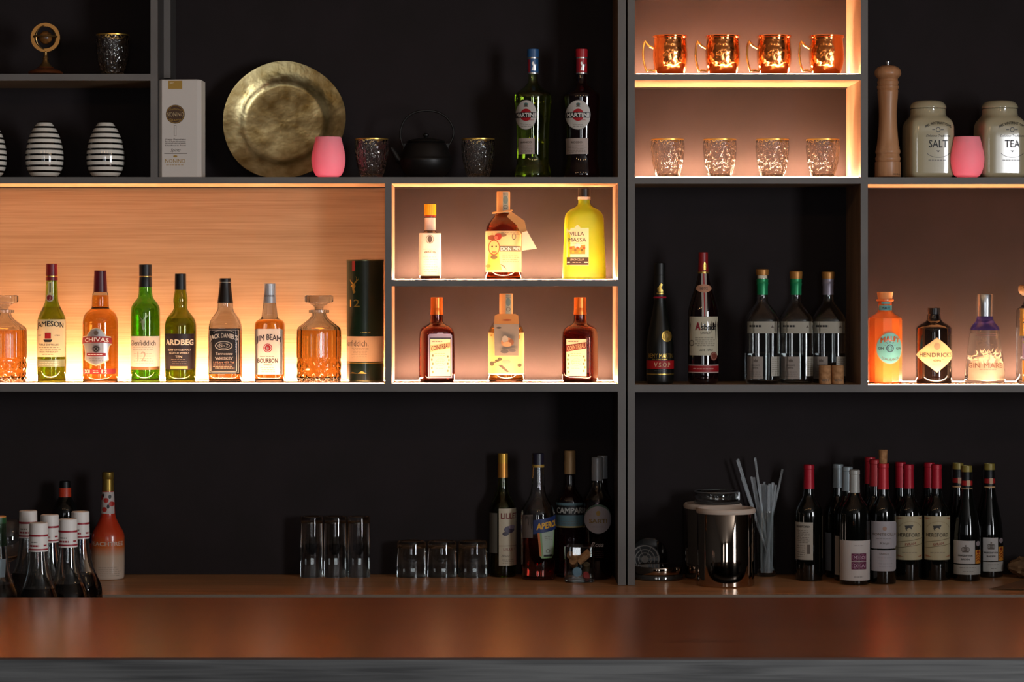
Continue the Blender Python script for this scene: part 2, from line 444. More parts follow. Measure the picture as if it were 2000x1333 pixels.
# ---------------------------------------------------------------- back counter and bar
def counter():
    o = bpy.data.objects.new('back_counter', None); COL.objects.link(o)
    tag(o, 'long oak back counter with pale front edge beneath the shelves', 'counter')
    m = Mesh(); m.box(-3.0, 3.0, -0.19, 0.2615, ZCT - 0.03, ZCT, COUNTER, front=mat('8d7c6c', 0.4)); m.obj('worktop', o)
    m = Mesh(); m.box(-3.0, 3.0, -0.16, 0.2615, 0.0, ZCT - 0.03, GREYWOOD); m.obj('cabinet_body', o)
counter()
o = bpy.data.objects.new('bar', None); COL.objects.link(o)
tag(o, 'foreground bar with glossy reddish brown top and grey stained wooden front', 'bar')
ZB = ZC - 608 * 5.15 / F; YF = 5.15 - D0; YN = 5.15 * 608 / 725 - D0
m = Mesh(); m.box(-3.0, 3.0, YN, YF, ZB - 0.004, ZB, BARTOP, front=mat('3a2116', 0.5)); m.obj('bar_top', o)
m = Mesh(); m.box(-3.0, 3.0, YN, YF, ZB - 0.06, ZB - 0.004, GREYWOOD); m.box(-3.0, 3.0, YN + 0.002, YN + 0.03, 0.0, ZB - 0.06, GREYWOOD); m.obj('front_panel', o)
m = Mesh(); m.box(-3.0, 3.0, YF - 0.3, YF + 0.60, 0.86, 0.885, mat('4a4c50', 0.35, metal=0.8)); m.box(-3.0, 3.0, YF - 0.3, YF + 0.58, 0.0, 0.86, GREYWOOD); m.obj('service_ledge', o)
ZS = {k: Z0(v) for k, v in dict(tl=144.5, h1=346, m1=546.5, h2=750, r0=144.5, r1=346, r2=752, r3=346.5).items()}
#SECTION2

# ---------------------------------------------------------------- materials of the things
CLEAR = mat((0.97, 0.99, 0.98), 0.0, trans=1.0, ior=1.5, key='clear')
GREENG = mat((0.48, 0.70, 0.12), 0.0, trans=1.0, ior=1.5, key='green')
GREENG2 = mat((0.26, 0.68, 0.13), 0.0, trans=1.0, ior=1.5, key='green2')
OLIVEG = mat((0.50, 0.62, 0.12), 0.0, trans=1.0, ior=1.5, key='olive')
AMBERG = mat((0.62, 0.20, 0.05), 0.0, trans=1.0, ior=1.5, key='amberglass')
BROWNG = mat((0.30, 0.07, 0.02), 0.0, trans=1.0, ior=1.5, key='brownglass')
WHISKY = mat((1.0, 0.48, 0.09), 0.0, trans=1.0, ior=1.34, key='whisky')
WHISKY2 = mat((1.0, 0.46, 0.07), 0.0, trans=1.0, ior=1.34, key='whisky2')
PALEWHISKY = mat((0.85, 0.72, 0.25), 0.0, trans=1.0, ior=1.34, key='palewhisky')
WATER = mat((0.96, 0.99, 1.0), 0.0, trans=1.0, ior=1.33, key='water')
REDLIQ = mat((0.75, 0.05, 0.03), 0.0, trans=1.0, ior=1.34, key='redliq')
DKRED = mat((0.22, 0.01, 0.015), 0.0, trans=1.0, ior=1.34, key='dkred')
DARKG = mat('0b0d0a', 0.06, coat=0.6, key='darkglass')
DARKR = mat('120406', 0.06, coat=0.6, key='darkredglass')
CREAM = mat('e6d9bd', 0.6); WHITE = mat('e9e6df', 0.6); INK = mat('1a1715', 0.6); INK2 = mat('5c5148', 0.6)
GOLD = mat('d9b25a', 0.3, metal=0.9); SILVER = mat('c3c5c8', 0.3, metal=0.9); REDP = mat('a81920', 0.5)
CORK = noisy('b9895c', '94663e', 0.8, 90, bump=0.5, dist=0.001)
def spot(px, y): return D0 + y
def it(name, cx, y, zb, label, cat, group=None, rot=0.0): return Item(name, cx, D0 + y, zb, label, cat, group, rot)
def cyl(pt, pb, hw, n=2, q=1): return [(pt, hw, n, q), (pb, hw, n, q)]
def cap(b, y0, y1, hw, m, name='cap', hw2=None, rib=None, bev=0.8):
    hw2 = hw2 or hw
    pr = [(y1, hw2), (y0 + bev, hw), (y0, hw - bev)]
    return b.lathe(name, pr, m, mod=(lambda a, z, r: 1 + 0.02 * math.cos(rib * a)) if rib else None, seg=rib * 4 if rib else 28)
# ================================================================ wood cell : whisky row
zb = ZS['h2']; G = 'whiskey bottles in front of the oak panel'
def decanter(cx, label):
    b = it('whiskey_decanter', cx, 0.10, zb, label, 'decanter', 'cut glass decanters of amber spirit')
    flute = lambda a, z, r: 1 - 0.05 * (1 - abs(math.sin(a * 7))) - (0.05 * abs(math.sin(a * 7 + z * 110)) * abs(math.sin(a * 7 - z * 110)) if z < 0.062 else 0)
    b.body([(749, 43), (744, 44)] + [(744 - 3 * i, 44) for i in range(1, 17)] + [(648, 44), (641, 42.5), (636, 37), (628, 25), (620, 16), (612, 13.5), (606, 13.5)], CLEAR, 'glass_body', liquid=WHISKY, level=645, thick=4.5, foot=11, seg=112, sm=1, mod=flute, angle=25)
    b.lathe('collar', [(612, 13.8), (611, 20), (606, 20), (605, 13.8)], CLEAR, seg=48)
    b.lathe('stopper', [(605, 8), (600, 9), (592, 20), (591, 27), (589, 28.5), (579, 28.5), (577, 26)], CLEAR, seg=64, mod=lambda a, z, r: 1 - 0.07 * abs(math.sin(a * 8)))
    return b
decanter(8, 'cut glass decanter of amber spirit cut off by the left picture edge')
decanter(623, 'cut glass decanter of amber spirit with flat disc stopper, beside the green tube')
# irish whiskey
b = it('whiskey_bottle', 101, 0.085, zb, 'green glass whiskey bottle with dark red cap, cream label and red neck seal', 'bottle', G)
b.body([(749.5, 27), (745, 28), (640, 28), (626, 27.8), (616, 25), (606, 20), (596, 15), (588, 12.5), (575, 12), (548, 10.8), (541, 10.6)], GREENG, 'glass_body', liquid=PALEWHISKY, level=600, thick=2.5, foot=7)
cap(b, 515.5, 548, 10.9, mat('6e1420', 0.35), hw2=11.6); b.lathe('cap_ring', cyl(539, 541, 11.8), GOLD)
L = Lab(b); L.rect(73.6, 128.4, 624, 697, mat('e9d7a6', 0.6)); L.text('JAMESON', 76, 125.5, 636, 10.5, INK, arc=4, bold=0.02)
L.rect(92, 104, 650, 661, REDP, 1); L.poly([(89, 663), (107, 663), (104, 668), (92, 668)], INK, 1)
L.text('EST', 78, 85, 655, 3, INK2); L.text('1780', 111, 120, 655, 3, INK2)
L.text('TRIPLE DISTILLED', 79, 119, 673, 3.6, INK, bold=0.01); L.lines(78, 124, 677, 684, 2, INK2, wd=0.8); L.text('IRISH WHISKEY', 81, 117, 687, 3.2, INK, bold=0.01); L.lines(86, 112, 690, 695, 1, INK2, wd=0.7)
L.done()
L = Lab(b); L.rect(74, 128, 702, 716, mat('8f9a78', 0.35, metal=0.4)); L.lines(80, 122, 705, 713, 2, CREAM, wd=1); L.done('lower_label')
L = Lab(b); L.rect(95, 104.5, 551, 578, mat('c7c38f', 0.5)); L.rect(98.5, 101, 553, 572, mat('3c4a28', 0.5), 1); L.disc(99, 582, 8, mat('bdb7a0', 0.4)); L.disc(99, 582, 5.6, mat('7c2230', 0.5), 1); L.text('J', 97.6, 100.4, 582, 5, CREAM, 2); L.done('neck_label')
# scotch with shield
b = it('whiskey_bottle', 196, 0.085, zb, 'clear whiskey bottle of orange spirit with silver shield label and maroon cap', 'bottle', G)
b.body([(749.5, 33.5), (745, 34.5), (700, 34.2), (640, 34.5), (625, 34), (613, 30), (606, 22), (602, 16.8), (596, 16.5), (574, 15.8), (570, 13)], CLEAR, 'glass_body', liquid=WHISKY2, level=577, thick=2.5, foot=7)
cap(b, 529, 571, 11.9, mat('4d1122', 0.35), hw2=13.5)
L = Lab(b)
sh = [(192.5 + x * 28, y) for x, y in ((0, 640), (.35, 643), (.62, 652), (.70, 656), (.98, 657), (1.02, 673), (.9, 676), (.82, 690), (.86, 703), (.5, 709), (0, 714.5), (-.5, 709), (-.86, 703), (-.82, 690), (-.9, 676), (-1.02, 673), (-.98, 657), (-.70, 656), (-.62, 652), (-.35, 643))]
L.poly(sh, mat('d8c69c', 0.5)); L.poly([(192.5 + (x - 192.5) * .93, 677 + (y - 677) * .94) for x, y in sh], mat('aeb0b2', 0.35, metal=0.6), 1)
L.poly([(164, 660), (176, 657), (209, 657), (221, 660), (222, 672), (209, 669), (176, 669), (163, 672)], mat('8f1a1c', 0.5), 2)
L.text('CHIVAS', 170, 216, 664.5, 8, WHITE, 3, bold=0.02, arc=2); L.disc(192.5, 681, 8, mat('7c7c80', 0.4), 2); L.ring(192.5, 681, 6, 1.6, INK, 3)
L.poly([(188, 677), (190, 676), (197, 685), (195, 686)], INK, 4); L.poly([(197, 677), (195, 676), (188, 685), (190, 686)], INK, 4)
L.rect(174, 211, 689, 695, mat('8f1a1c', 0.5), 2); L.lines(176, 209, 690, 694, 1, WHITE, 3, wd=1.5); L.lines(178, 206, 698, 706, 2, INK2, 2, wd=.7)
L.disc(192.5, 650, 4.5, INK2, 2); L.done('shield_label', 'silver shield label with red ribbon')
L = Lab(b); L.rect(163, 228, 720, 730, mat('7d1418', 0.5)); L.text('XII', 169, 180, 725, 7, CREAM, bold=0.03); L.text('12', 203, 213, 725, 7, CREAM, bold=0.03); L.lines(186, 198, 722, 728, 2, CREAM, wd=.7); L.done('lower_label')
# green triangular scotch
b = it('whiskey_bottle', 284, 0.085, zb, 'tall bright green whiskey bottle with black cap, stag emblem and cream label', 'bottle', G)
b.body([(749.5, 27.5), (745, 28.5), (660, 28.5), (606, 28.5), (598, 27), (590, 21.5), (583, 15.5), (576, 13.5), (560, 12.6)], GREENG2, 'glass_body', liquid=PALEWHISKY, level=594, thick=2.5, foot=8, sm=1)
cap(b, 516.7, 539, 12.4, mat('17191b', 0.4)); b.lathe('neck_sleeve', [(561, 12.9), (541, 12.2), (539.5, 12.8)], mat('17191b', 0.4)); b.lathe('cap_ring', cyl(539.5, 541.5, 12.6), GOLD)
L = Lab(b); L.rect(256, 312, 656.7, 716, mat('e8dcc4', 0.6)); L.text('Glenfiddich', 258, 306, 669.5, 10.5, INK2, bold=0.01); L.text('12', 272, 289, 695, 19, mat('b7a68c', 0.6)); L.lines(262, 306, 676, 684, 2, INK2, wd=.6); L.lines(264, 304, 688, 712, 5, mat('a3947c', 0.6), wd=.7)
L.rect(256, 312, 716.5, 722, mat('a87850', 0.35, metal=0.6)); L.done()
L = Lab(b); ST = [((0, 0), (2, -4), (6, -8), (7, -14), (5, -19), (8, -15), (9, -9), (7, -4), (3, 0)), ((0, 0), (-3, -4), (-7, -7), (-9, -12), (-8, -6), (-4, 0)), ((3, -1), (5, 5), (2, 12), (5, 20), (0, 24), (-3, 14), (-4, 6), (-8, 7), (-4, 1)), ((6, -8), (11, -11), (13, -17), (12, -10), (8, -6))]
def stag(L, cx, cy, s, m, lay=0):
    for p in ST: L.poly([(cx + x * s, cy + y * s) for x, y in p], m, lay)
stag(L, 283, 625, 0.85, mat('9fb08c', 0.25, metal=0.7)); L.done('stag_emblem')
# dark green islay scotch
b = it('whiskey_bottle', 352.5, 0.085, zb, 'olive green whiskey bottle with bulging neck, black cap and black label', 'bottle', G)
b.body([(749.5, 28.5), (745, 29.5), (700, 30.5), (640, 31), (630, 30), (621, 26.5), (612, 19), (604, 13.2), (597, 13), (588, 14.3), (578, 13.2), (568, 11.2), (563, 10.8)], OLIVEG, 'glass_body', liquid=mat((0.5, 0.62, 0.12), 0, trans=1.0, ior=1.34, key='ardliq'), level=622, thick=2.5, foot=8)
cap(b, 534.7, 566, 10.8, mat('101214', 0.4), hw2=11.4)
L = Lab(b); L.poly([(323.5, 652), (381, 652), (381, 718), (376, 722), (328, 722), (323.5, 718)], mat('241a1e', 0.5)); L.text('ARDBEG', 327, 379, 668, 11, mat('eadfc4', 0.5), bold=0.035)
L.text('ISLAY SINGLE MALT', 331, 375, 683, 3.6, CREAM, bold=0.02); L.text('SCOTCH WHISKY', 334, 372, 689, 3.6, CREAM, bold=0.02); L.text('TEN', 345.5, 359, 696.5, 5, CREAM, bold=0.02); L.lines(337, 368, 700, 712, 3, mat('a89a84', .6), wd=.7); L.rect(336, 369, 715, 720, mat('c79a5a', 0.5), 1); L.done('label', 'black label with cream lettering')
# tennessee
b = it('whiskey_bottle', 440, 0.085, zb, 'square clear whiskey bottle with black neck seal and ornate black label', 'bottle', G)
b.body([(749, 30, 5, 1), (745, 31.5, 5, 1), (690, 31.5, 5, 1), (642, 31.5, 5, 1), (630, 30, 4.5, 1), (620, 25, 3.5, 1), (610, 17.5, 2.5, 1), (604, 15.2, 2, 1), (592, 14.8, 2, 1)], CLEAR, 'glass_body', liquid=WHISKY, level=646, thick=2.5, foot=7)
b.lathe('neck_sleeve', [(592, 15.4), (585, 14.6), (570, 12.6), (558, 11.3), (552, 11.2)], mat('15100e', 0.4), sm=1); cap(b, 543.7, 551, 11.2, mat('15100e', 0.4)); b.lathe('cap_ring', cyl(551, 553, 9.5), CREAM)
JB = mat('1c1a1c', 0.5); JW = mat('c9c2b4', 0.55)
L = Lab(b); L.rect(409.2, 470.8, 641.6, 730, JB); 
for (x0, x1, y0, y1) in ((411.5, 468.5, 644, 645.2), (411.5, 468.5, 727, 728.2), (411.5, 412.6, 644, 728), (467.4, 468.5, 644, 728), (414.5, 465.5, 724.4, 725.2), (414.5, 415.3, 668, 725), (464.7, 465.5, 668, 725)): L.rect(x0, x1, y0, y1, JW, 1)
L.text("JACK DANIEL'S", 413, 467, 660.5, 9, JW, 2, bold=0.03, arc=6); L.disc(440, 675, 17, JW, 1, ry=9); L.disc(440, 675, 15.4, JB, 2, ry=7.6); L.text('No.7', 431.5, 448.5, 674.5, 6, JW, 3, bold=0.02); L.ring(440, 675, 11.5, 1, JW, 3, ry=5.2)
L.text('Tennessee', 423, 457, 690, 5.6, JW, 1, bold=0.02, shear=0.2); L.text('WHISKEY', 423, 458, 699.5, 5.4, JW, 1, bold=0.03); L.text('1.0 Litre 40% Vol', 420, 460, 707, 3.8, mat('c79a7a', .6), 1, bold=0.02)
L.lines(419, 461, 711, 720, 3, mat('c79a7a', .6), 1, wd=1.2); L.ring(440, 650, 20, 1, JW, 1, ry=5, a0=180, a1=360); L.done('label', 'black label with white scrollwork')
# bourbon
b = it('bourbon_bottle', 526.8, 0.085, zb, 'clear bourbon bottle with pale screw cap and white label with red seal', 'bottle', G)
b.body([(748, 27, 5, .9), (744, 28.5, 5, .9), (690, 28.2, 5, .9), (635, 28.5, 5, .9), (629, 27.5, 3, .95), (624.5, 22, 2.5, 1), (622, 16.2, 2, 1), (610, 14.8, 2, 1), (592, 12.4, 2, 1)], CLEAR, 'glass_body', liquid=WHISKY2, level=626, thick=2.5, foot=8)
cap(b, 554, 577, 11.2, mat('bfc3c8', 0.35, metal=0.4), rib=24); b.lathe('neck_sleeve', [(592, 12.6), (577, 11.6)], mat('b8bcc2', 0.4, metal=0.3)); L = Lab(b); L.done
b.prof2 = b.prof; b.prof = b.P([(600, 12.7, 2, 1), (570, 11.7, 2, 1)]); L = Lab(b); L.text('BOURBON', 518, 536, 578, 3.4, INK2, 0, bold=0.02); L.done('neck_lettering'); b.prof = b.prof2
L = Lab(b); L.poly([(500, 644), (504, 642.5), (550, 642.5), (553.5, 644), (553.5, 731), (500, 731)], mat('e9dccb', 0.6)); L.text('JIM BEAM', 503, 550.5, 663, 11.5, mat('4a3f40', .6), bold=0.025, arc=5); L.disc(525, 679.5, 8.6, mat('b52a2c', 0.5), 1); L.ring(525, 679.5, 7, 1, WHITE, 2); L.text('B', 522.5, 527.5, 679.5, 6, WHITE, 2, bold=.02)
L.lines(509, 541, 694, 698, 1, INK2, wd=1); L.text('BOURBON', 505, 544.5, 704, 8.5, mat('4a3f40', .6), bold=0.03); L.text('WHISKEY', 517, 533, 712, 3, INK2, bold=.01); L.lines(510, 540, 716, 728, 3, INK2, wd=.7); L.done()
# gift tube
b = it('gift_tube', 713.3, 0.150, zb, 'dark green cylindrical gift tube with gold stag and cream band', 'tube')
b.body([(745, 36.3), (742, 36), (510, 36), (508, 35.6)], mat('0c2417', 0.32, coat=0.3, key='tube'), 'tube_body', glass=False, seg=56, sm=0)
b.lathe('lid', [(510.5, 36.6), (508.2, 36.6), (507.6, 35.5)], mat('6c6a4c', 0.3, metal=0.8), seg=56); b.lathe('base_rim', [(745.5, 36.8), (742, 36.8)], mat('6c6a4c', 0.3, metal=0.8), seg=56)
L = Lab(b); L.rect(679, 749, 657, 706, mat('d9b894', 0.5)); L.text('Glenfiddich.', 661.5, 721, 670, 12, INK2, 1); L.lines(688, 722, 678, 700, 7, mat('9a8468', .6), wd=.6, seed=4); L.rect(680, 748, 708, 709.3, GOLD); L.done('cream_band'); L = Lab(b); L.text('12', 685, 704, 609 - 17, 15, GOLD, 0); stag(L, 692, 555, 0.8, GOLD); L.rect(689, 695, 510, 530, mat('7c1416', .4))
L.text('TWELVE', 705, 725, 649, 2.6, GOLD, 0, bold=.02); L.poly([(684, 729), (690, 726), (700, 729), (708, 724), (718, 729)], GOLD); L.done('gold_print')
# ================================================================ centre compartments
zb = ZS['m1']
b = it('bitters_bottle', 840, 0.11, zb, 'small bitters bottle with yellow cap and oversized white paper wrapper', 'bottle')
b.body([(543.5, 19.5), (540, 20.8), (460, 20.8), (456, 18), (452.5, 11.5), (448, 10), (421, 9.6)], mat('2a1408', 0.1, key='bittersglass'), 'glass_body', glass=False)
cap(b, 399, 421, 11.6, mat('f0b417', 0.45), rib=24); b.lathe('cap_ring', cyl(421, 424, 10.6), mat('8a2b14', .4))
b.lathe('neck_label', [(451, 10.8), (426, 10.6)], mat('e6d3c4', 0.6)); 
WP = mat('f3ead9', 0.6, sub=0.3)
b.lathe('paper_label', [(539, 22, 2, 1), (500, 22, 2, 1), (456.5, 21.6, 2, 1), (455.5, 20, 2, 1)], WP, seg=48); b.prof = b.P([(543, 22.05, 2, 1), (456, 22.05, 2, 1)])
L = Lab(b); L.disc(840, 468, 4.4, INK2, ry=6.5); L.ring(840, 468, 7.5, .8, INK2, ry=8.5); L.text('ANGOSTURA', 829, 852, 494, 4.2, INK, 0, bold=.02, arc=2); L.lines(826, 854, 484, 490, 1, INK2, wd=.7); L.lines(826, 855, 500, 534, 7, mat('b9a68e', .6), wd=.7); L.done('lettering')
# rum with face label
def papa(cx, y0, zb, label, kind):
    b = it('rum_bottle', cx, 0.105, zb, label, 'bottle')
    dy = y0
    b.body([(543 + dy, 34.5), (539 + dy, 35.5), (470 + dy, 35.5), (452 + dy, 35), (440 + dy, 31), (430 + dy, 24.5), (422 + dy, 17), (416 + dy, 13)], AMBERG if kind == 0 else CLEAR, 'glass_body', liquid=WHISKY2, level=438 + dy if kind == 0 else 440 + dy, thick=3, foot=9)
    kf = mat('dba468', 0.7)
    b.lathe('stopper', [(417 + dy, 13.2), (376 + dy, 13.2), (374.5 + dy, 12.5)], kf)
    q = b.prof; b.prof = b.P([(417 + dy, 13.3, 2, 1), (374 + dy, 13.3, 2, 1)])
    L = Lab(b); gq = mat('8d9a8c', .5); L.rect(cx - 1, cx + 10, 375.5 + dy, 416 + dy, gq); L.disc(cx + 4, 391 + dy, 4.6, mat('5f7a78', .5), 1, ry=8); L.ring(cx + 4, 405 + dy, 4, 1, INK2, 1); L.lines(cx - 1, cx + 9, 377 + dy, 383 + dy, 2, INK2); L.done('tax_seal'); b.prof = q
    return b
b = papa(983, 0, zb, 'round rum bottle with face illustration label and a white paper tag hanging at its right', 0)
L = Lab(b); L.rect(948.5, 1018, 452, 532, mat('ecc98c', 0.6))
L.disc(965, 484, 9.5, mat('f2c47c', .6), 1, ry=13); L.disc(973, 463, 6.5, mat('a8382c', .6), 2); L.disc(961, 465, 8, mat('8f4a2c', .6), 1, ry=5); L.disc(969, 465, 3.5, mat('d2705c', .6), 3)
L.poly([(956, 492), (974, 492), (976, 512), (980, 528), (950, 528), (953, 510)], mat('e8b84e', .6), 1); L.disc(965, 503, 6.5, mat('6a5a3a', .6), 2, ry=4); L.disc(961.5, 482, 1.5, INK, 2); L.disc(969, 482, 1.5, INK, 2); L.rect(961, 970, 492, 493.6, mat('a8382c', .6), 2)
L.poly([(974, 515), (984, 519), (990, 529), (982, 521)], INK2, 2); L.disc(954, 520, 5, mat('7c8a3c', .6), 2, ry=3); L.disc(981, 460, 8, mat('8a6a48', .6), 1, ry=3.5); L.ring(1003, 463, 4, 1, INK2, 1, ry=6); L.ring(965, 484, 11, 1.4, mat('9a4a2c', .6), 2, ry=15)
L.rect(976, 1017, 481, 492, mat('6c6350', .6), 1); L.text('DON PAPA', 977.5, 1015, 486.5, 7, WHITE, 2, bold=0.02); L.lines(980, 1014, 497, 514, 4, INK2, wd=.8); L.lines(978, 1016, 454, 460, 2, INK2, wd=.6); L.done('label', 'label with a drawn face among leaves')
kt = mat('ead9b8', 0.6)
m = Mesh(); k = b.k
def tagsheet(m, pts, mt, th=0.0006):
    f = [Vector(p) for p in pts]; n = len(f); c = sum(f, Vector()) / n
    no = (f[1] - f[0]).cross(f[2] - f[0]).normalized() * th
    m.add([p for p in f] + [p + no for p in f], [tuple(range(n)), tuple(range(2 * n - 1, n - 1, -1))] + [(i, (i + 1) % n, n + (i + 1) % n, n + i) for i in range(n)], mt, False)
def T(px, py, y): return ((px - 983) * k, y, b.z(py))
tagsheet(m, [T(997, 413, -.020), T(1024, 432, -.030), T(1030, 459, -.036), T(1019, 462, -.04), T(1008, 440, -.036), T(990, 424, -.024)], mat('d9a566', .7))
tagsheet(m, [T(1019, 455, -.040), T(1029, 452, -.036), T(1048, 486, -.034), T(1019, 490.5, -.046)], kt)
m.tube([T(983 + 16.5 * math.cos(a) - (4 if math.cos(a) < -.3 else 0), 414 - 2.5 * math.cos(a), -0.0215 * math.sin(a)) for a in [2 * math.pi * i / 24 for i in range(24)]], 0.0022, mat('d9a566', .7), closed=True)
m.obj('paper_tag', b.o)
# limoncello
b = it('limoncello_bottle', 1141, 0.12, zb, 'frosted flask of bright yellow lemon liqueur with black cap and cream label', 'bottle')
LEMON = mat('d8e22c', 0.35, trans=0.3, key='lemon', sub=0.6)
b.body([(543.5, 42, 4, .6), (535, 42.5, 4, .6), (500, 41, 4, .6), (460, 39, 4, .6), (430, 38.5, 4, .6), (418, 36, 3.2, .62), (410, 28, 2.5, .7), (405, 17, 2.2, .9), (400, 12, 2, 1), (390, 11.2, 2, 1)], LEMON, 'glass_body', glass=False, seg=56)
cap(b, 368, 386, 12, mat('1b1714', 0.35)); b.lathe('cap_ring', cyl(385, 390.5, 12.4), mat('e6ceb4', .5))
L = Lab(b); L.rect(1106, 1149, 446, 519, mat('ecdfae', .6)); L.text('VILLA', 1111.5, 1140, 457, 8, INK2, bold=.01); L.text('MASSA', 1109.5, 1144, 469, 8, INK2, bold=.01); L.lines(1110, 1143, 474, 478, 1, INK2, wd=.6)
L.poly([(1112, 482), (1142, 479), (1142, 497), (1112, 497)], mat('d28a3a', .6), 1); L.disc(1127, 481, 6, mat('cfd0c8', .6), 2, ry=5)
for q in range(7): L.disc(1114 + q * 4.3, 489 + 4 * ((q * 5) % 3 - 1), 2.6, (mat('b85a28', .6), mat('e8a83a', .6), mat('7a6a2a', .6))[q % 3], 3)
L.rect(1106, 1148.5, 503, 518, mat('3a2a22', .6), 1); L.text('LIMONCELLO', 1113, 1139, 507.5, 4, CREAM, 2, bold=.01); L.lines(1117, 1135, 511, 515, 1, CREAM, 2, wd=.8); L.rect(1107, 1112, 512, 514, CREAM, 2); L.rect(1140, 1147, 512, 514, CREAM, 2); L.poly([(1121, 446), (1124, 442), (1127, 440), (1130, 442), (1133, 446)], mat('ecdfae', .6)); L.done()
# orange liqueurs
zb = ZS['h2']
def orange_liqueur(cx, capx, rot, x0, x1, label, flip):
    b = it('orange_liqueur_bottle', cx, 0.105, zb, label, 'bottle', 'square amber orange liqueur bottles', rot)
    CG = mat((0.50, 0.13, 0.04), 0.0, trans=1.0, ior=1.5, key='cointglass')
    b.body([(743, 30.5, 6, .95), (739, 31.5, 6, .95), (690, 31.5, 6, .95), (652, 31.5, 5, .95), (643, 29, 4, .97), (637, 23, 3, 1), (633, 14.5, 2.4, 1), (628, 12.6, 2, 1), (614, 12, 2, 1)], CG, 'glass_body', liquid=mat((1, .5, .15), 0, trans=1.0, ior=1.35, key='cliq'), level=641, thick=2.6, foot=6)
    oc = mat('e0762a', 0.28, metal=0.55)
    cap(b, 581, 602, 12, oc); b.lathe('neck_sleeve', [(615, 12.8), (603, 11.9), (602, 12.3)], oc)
    L = Lab(b); 
    if not flip:
        L.poly([(cx - 24, 655), (cx - 21, 652), (cx - 7, 652), (cx - 5, 650), (cx + 5, 650), (cx + 7, 652), (cx + 21, 652), (cx + 24, 655), (cx + 24, 738), (cx - 24, 738)], mat('8f8aa0', .5)); L.rect(cx - 21.5, cx + 21.5, 659, 735.5, mat('2c2430', .5), 1)
    L.rect(cx - 20, cx + 20, 662, 734, mat('efdcb0', .6), 2)
    r1 = mat('7a2f26', .6)
    L.poly([(cx - 20, 674), (cx + 20, 668), (cx + 20, 680), (cx - 20, 687)], r1 if flip else mat('e9c88a', .6), 3)
    L.text('COINTREAU', cx - 18.5, cx + 19, 677, 9, mat('d9b48a', .6) if flip else r1, 4, bold=.03, slope=7)
    L.lines(cx - 17, cx + 6, 664, 670, 1, r1, 3, wd=1); gl = mat('6c7048', .6); og = mat('c8843a', .6)
    for q in range(5):
        L.disc(cx - 15 - (q % 2) * 2, 694 + q * 8, 1.6, gl, 3, ry=2.6); L.disc(cx + 15 + (q % 2) * 2, 696 + q * 7, 1.6, og if q % 2 else gl, 3, ry=2.4)
    L.ring(cx, 707, 10, .7, mat('c8a878', .6), 3, ry=7); L.lines(cx - 9, cx + 9, 703, 711, 2, mat('a08858', .6), 3, wd=.7); L.lines(cx - 12, cx + 12, 688, 696, 2, mat('a08858', .6), 3, wd=.7); L.lines(cx - 10, cx + 10, 716, 722, 1, mat('a08858', .6), 3, wd=.7)
    L.done('label', 'cream label with slanted lettering')
    q = b.prof; b.prof = b.P([(650, 12.7, 2, 1), (610, 12.7, 2, 1)]); L = Lab(b); b.prof = q
    return b
orange_liqueur(853, 852, math.radians(14), 0, 0, 'orange liqueur bottle with purple bordered label, below the yellow capped bitters', False)
orange_liqueur(1133, 1133, math.radians(-16), 0, 0, 'orange liqueur bottle with dark red slanted band on its label, below the yellow lemon flask', True)
# rum with collar card
b = papa(988.5, 199.3, zb, 'rum bottle with grey flower card hung on its neck, between two orange liqueur bottles', 1)
L = Lab(b); L.rect(954, 1023, 650, 731, mat('ecc57c', .6))
for q in range(16): 
    xx, yy = 960 + (q * 37) % 58, 655 + (q * 23) % 66; L.disc(xx, yy, 2.2 + q % 3, (mat('b8822e', .6), mat('8a7030', .6), mat('5c5640', .6))[q % 3], 1, ry=1.4 + q % 4)
L.poly([(972, 712), (980, 712), (994, 725), (990, 727)], INK2, 2); L.disc(988, 706, 9, mat('a89a78', .6), 1, ry=4); L.rect(954, 1023, 729, 731.5, WHITE, 1); L.done('label', 'yellow flowered label')
m = Mesh(); k = b.k
cm = mat('e3a965', 0.6); gm = mat('8f8577', 0.6)
def T2(px, py, y): return ((px - 988.5) * k, y, b.z(py))
R1 = [T2(988.5 + 24 * math.cos(a) * (1 if a < 0 or a > math.pi else 1), 617 - 3 * math.sin(a), -0.006 - 0.026 * math.sin(a)) for a in [math.pi * i / 12 for i in range(13)]]
top = [T2(966, 617, -.030), T2(972, 613.5, -.031), T2(1006, 613.5, -.031), T2(1012, 617, -.030), T2(1013, 634, -.048), T2(964.5, 634, -.048)]
tagsheet(m, top, cm); tagsheet(m, [T2(964.5, 633, -.0485), T2(1013, 633, -.0485), T2(1012, 694, -.0505), T2(966, 694, -.0505)], gm)
for qi, (px, py, rx, ry, mm) in enumerate(((990, 668, 12, 9, mat('b9855c', .6)), (986, 662, 6, 7, mat('a8a090', .6)), (998, 668, 5, 6, mat('8a5a3c', .6)), (990, 672, 8, 5, mat('c8966a', .6)), (985, 686, 8, 3.5, mat('5c5a58', .6)), (1000, 684, 7, 3, mat('6a6462', .6)), (974, 640, 5, 2, mat('4a4640', .6)), (990, 625, 9, 1.6, mat('a04a1c', .6)))):
    c = [T2(x, y, (-.0525 if py > 634 else -.0435) - .0003 * qi) for x, y in circ(px, py, rx, ry, 16)]; m.add(c, [tuple(range(16))], mm, False)
m.obj('neck_card', b.o)

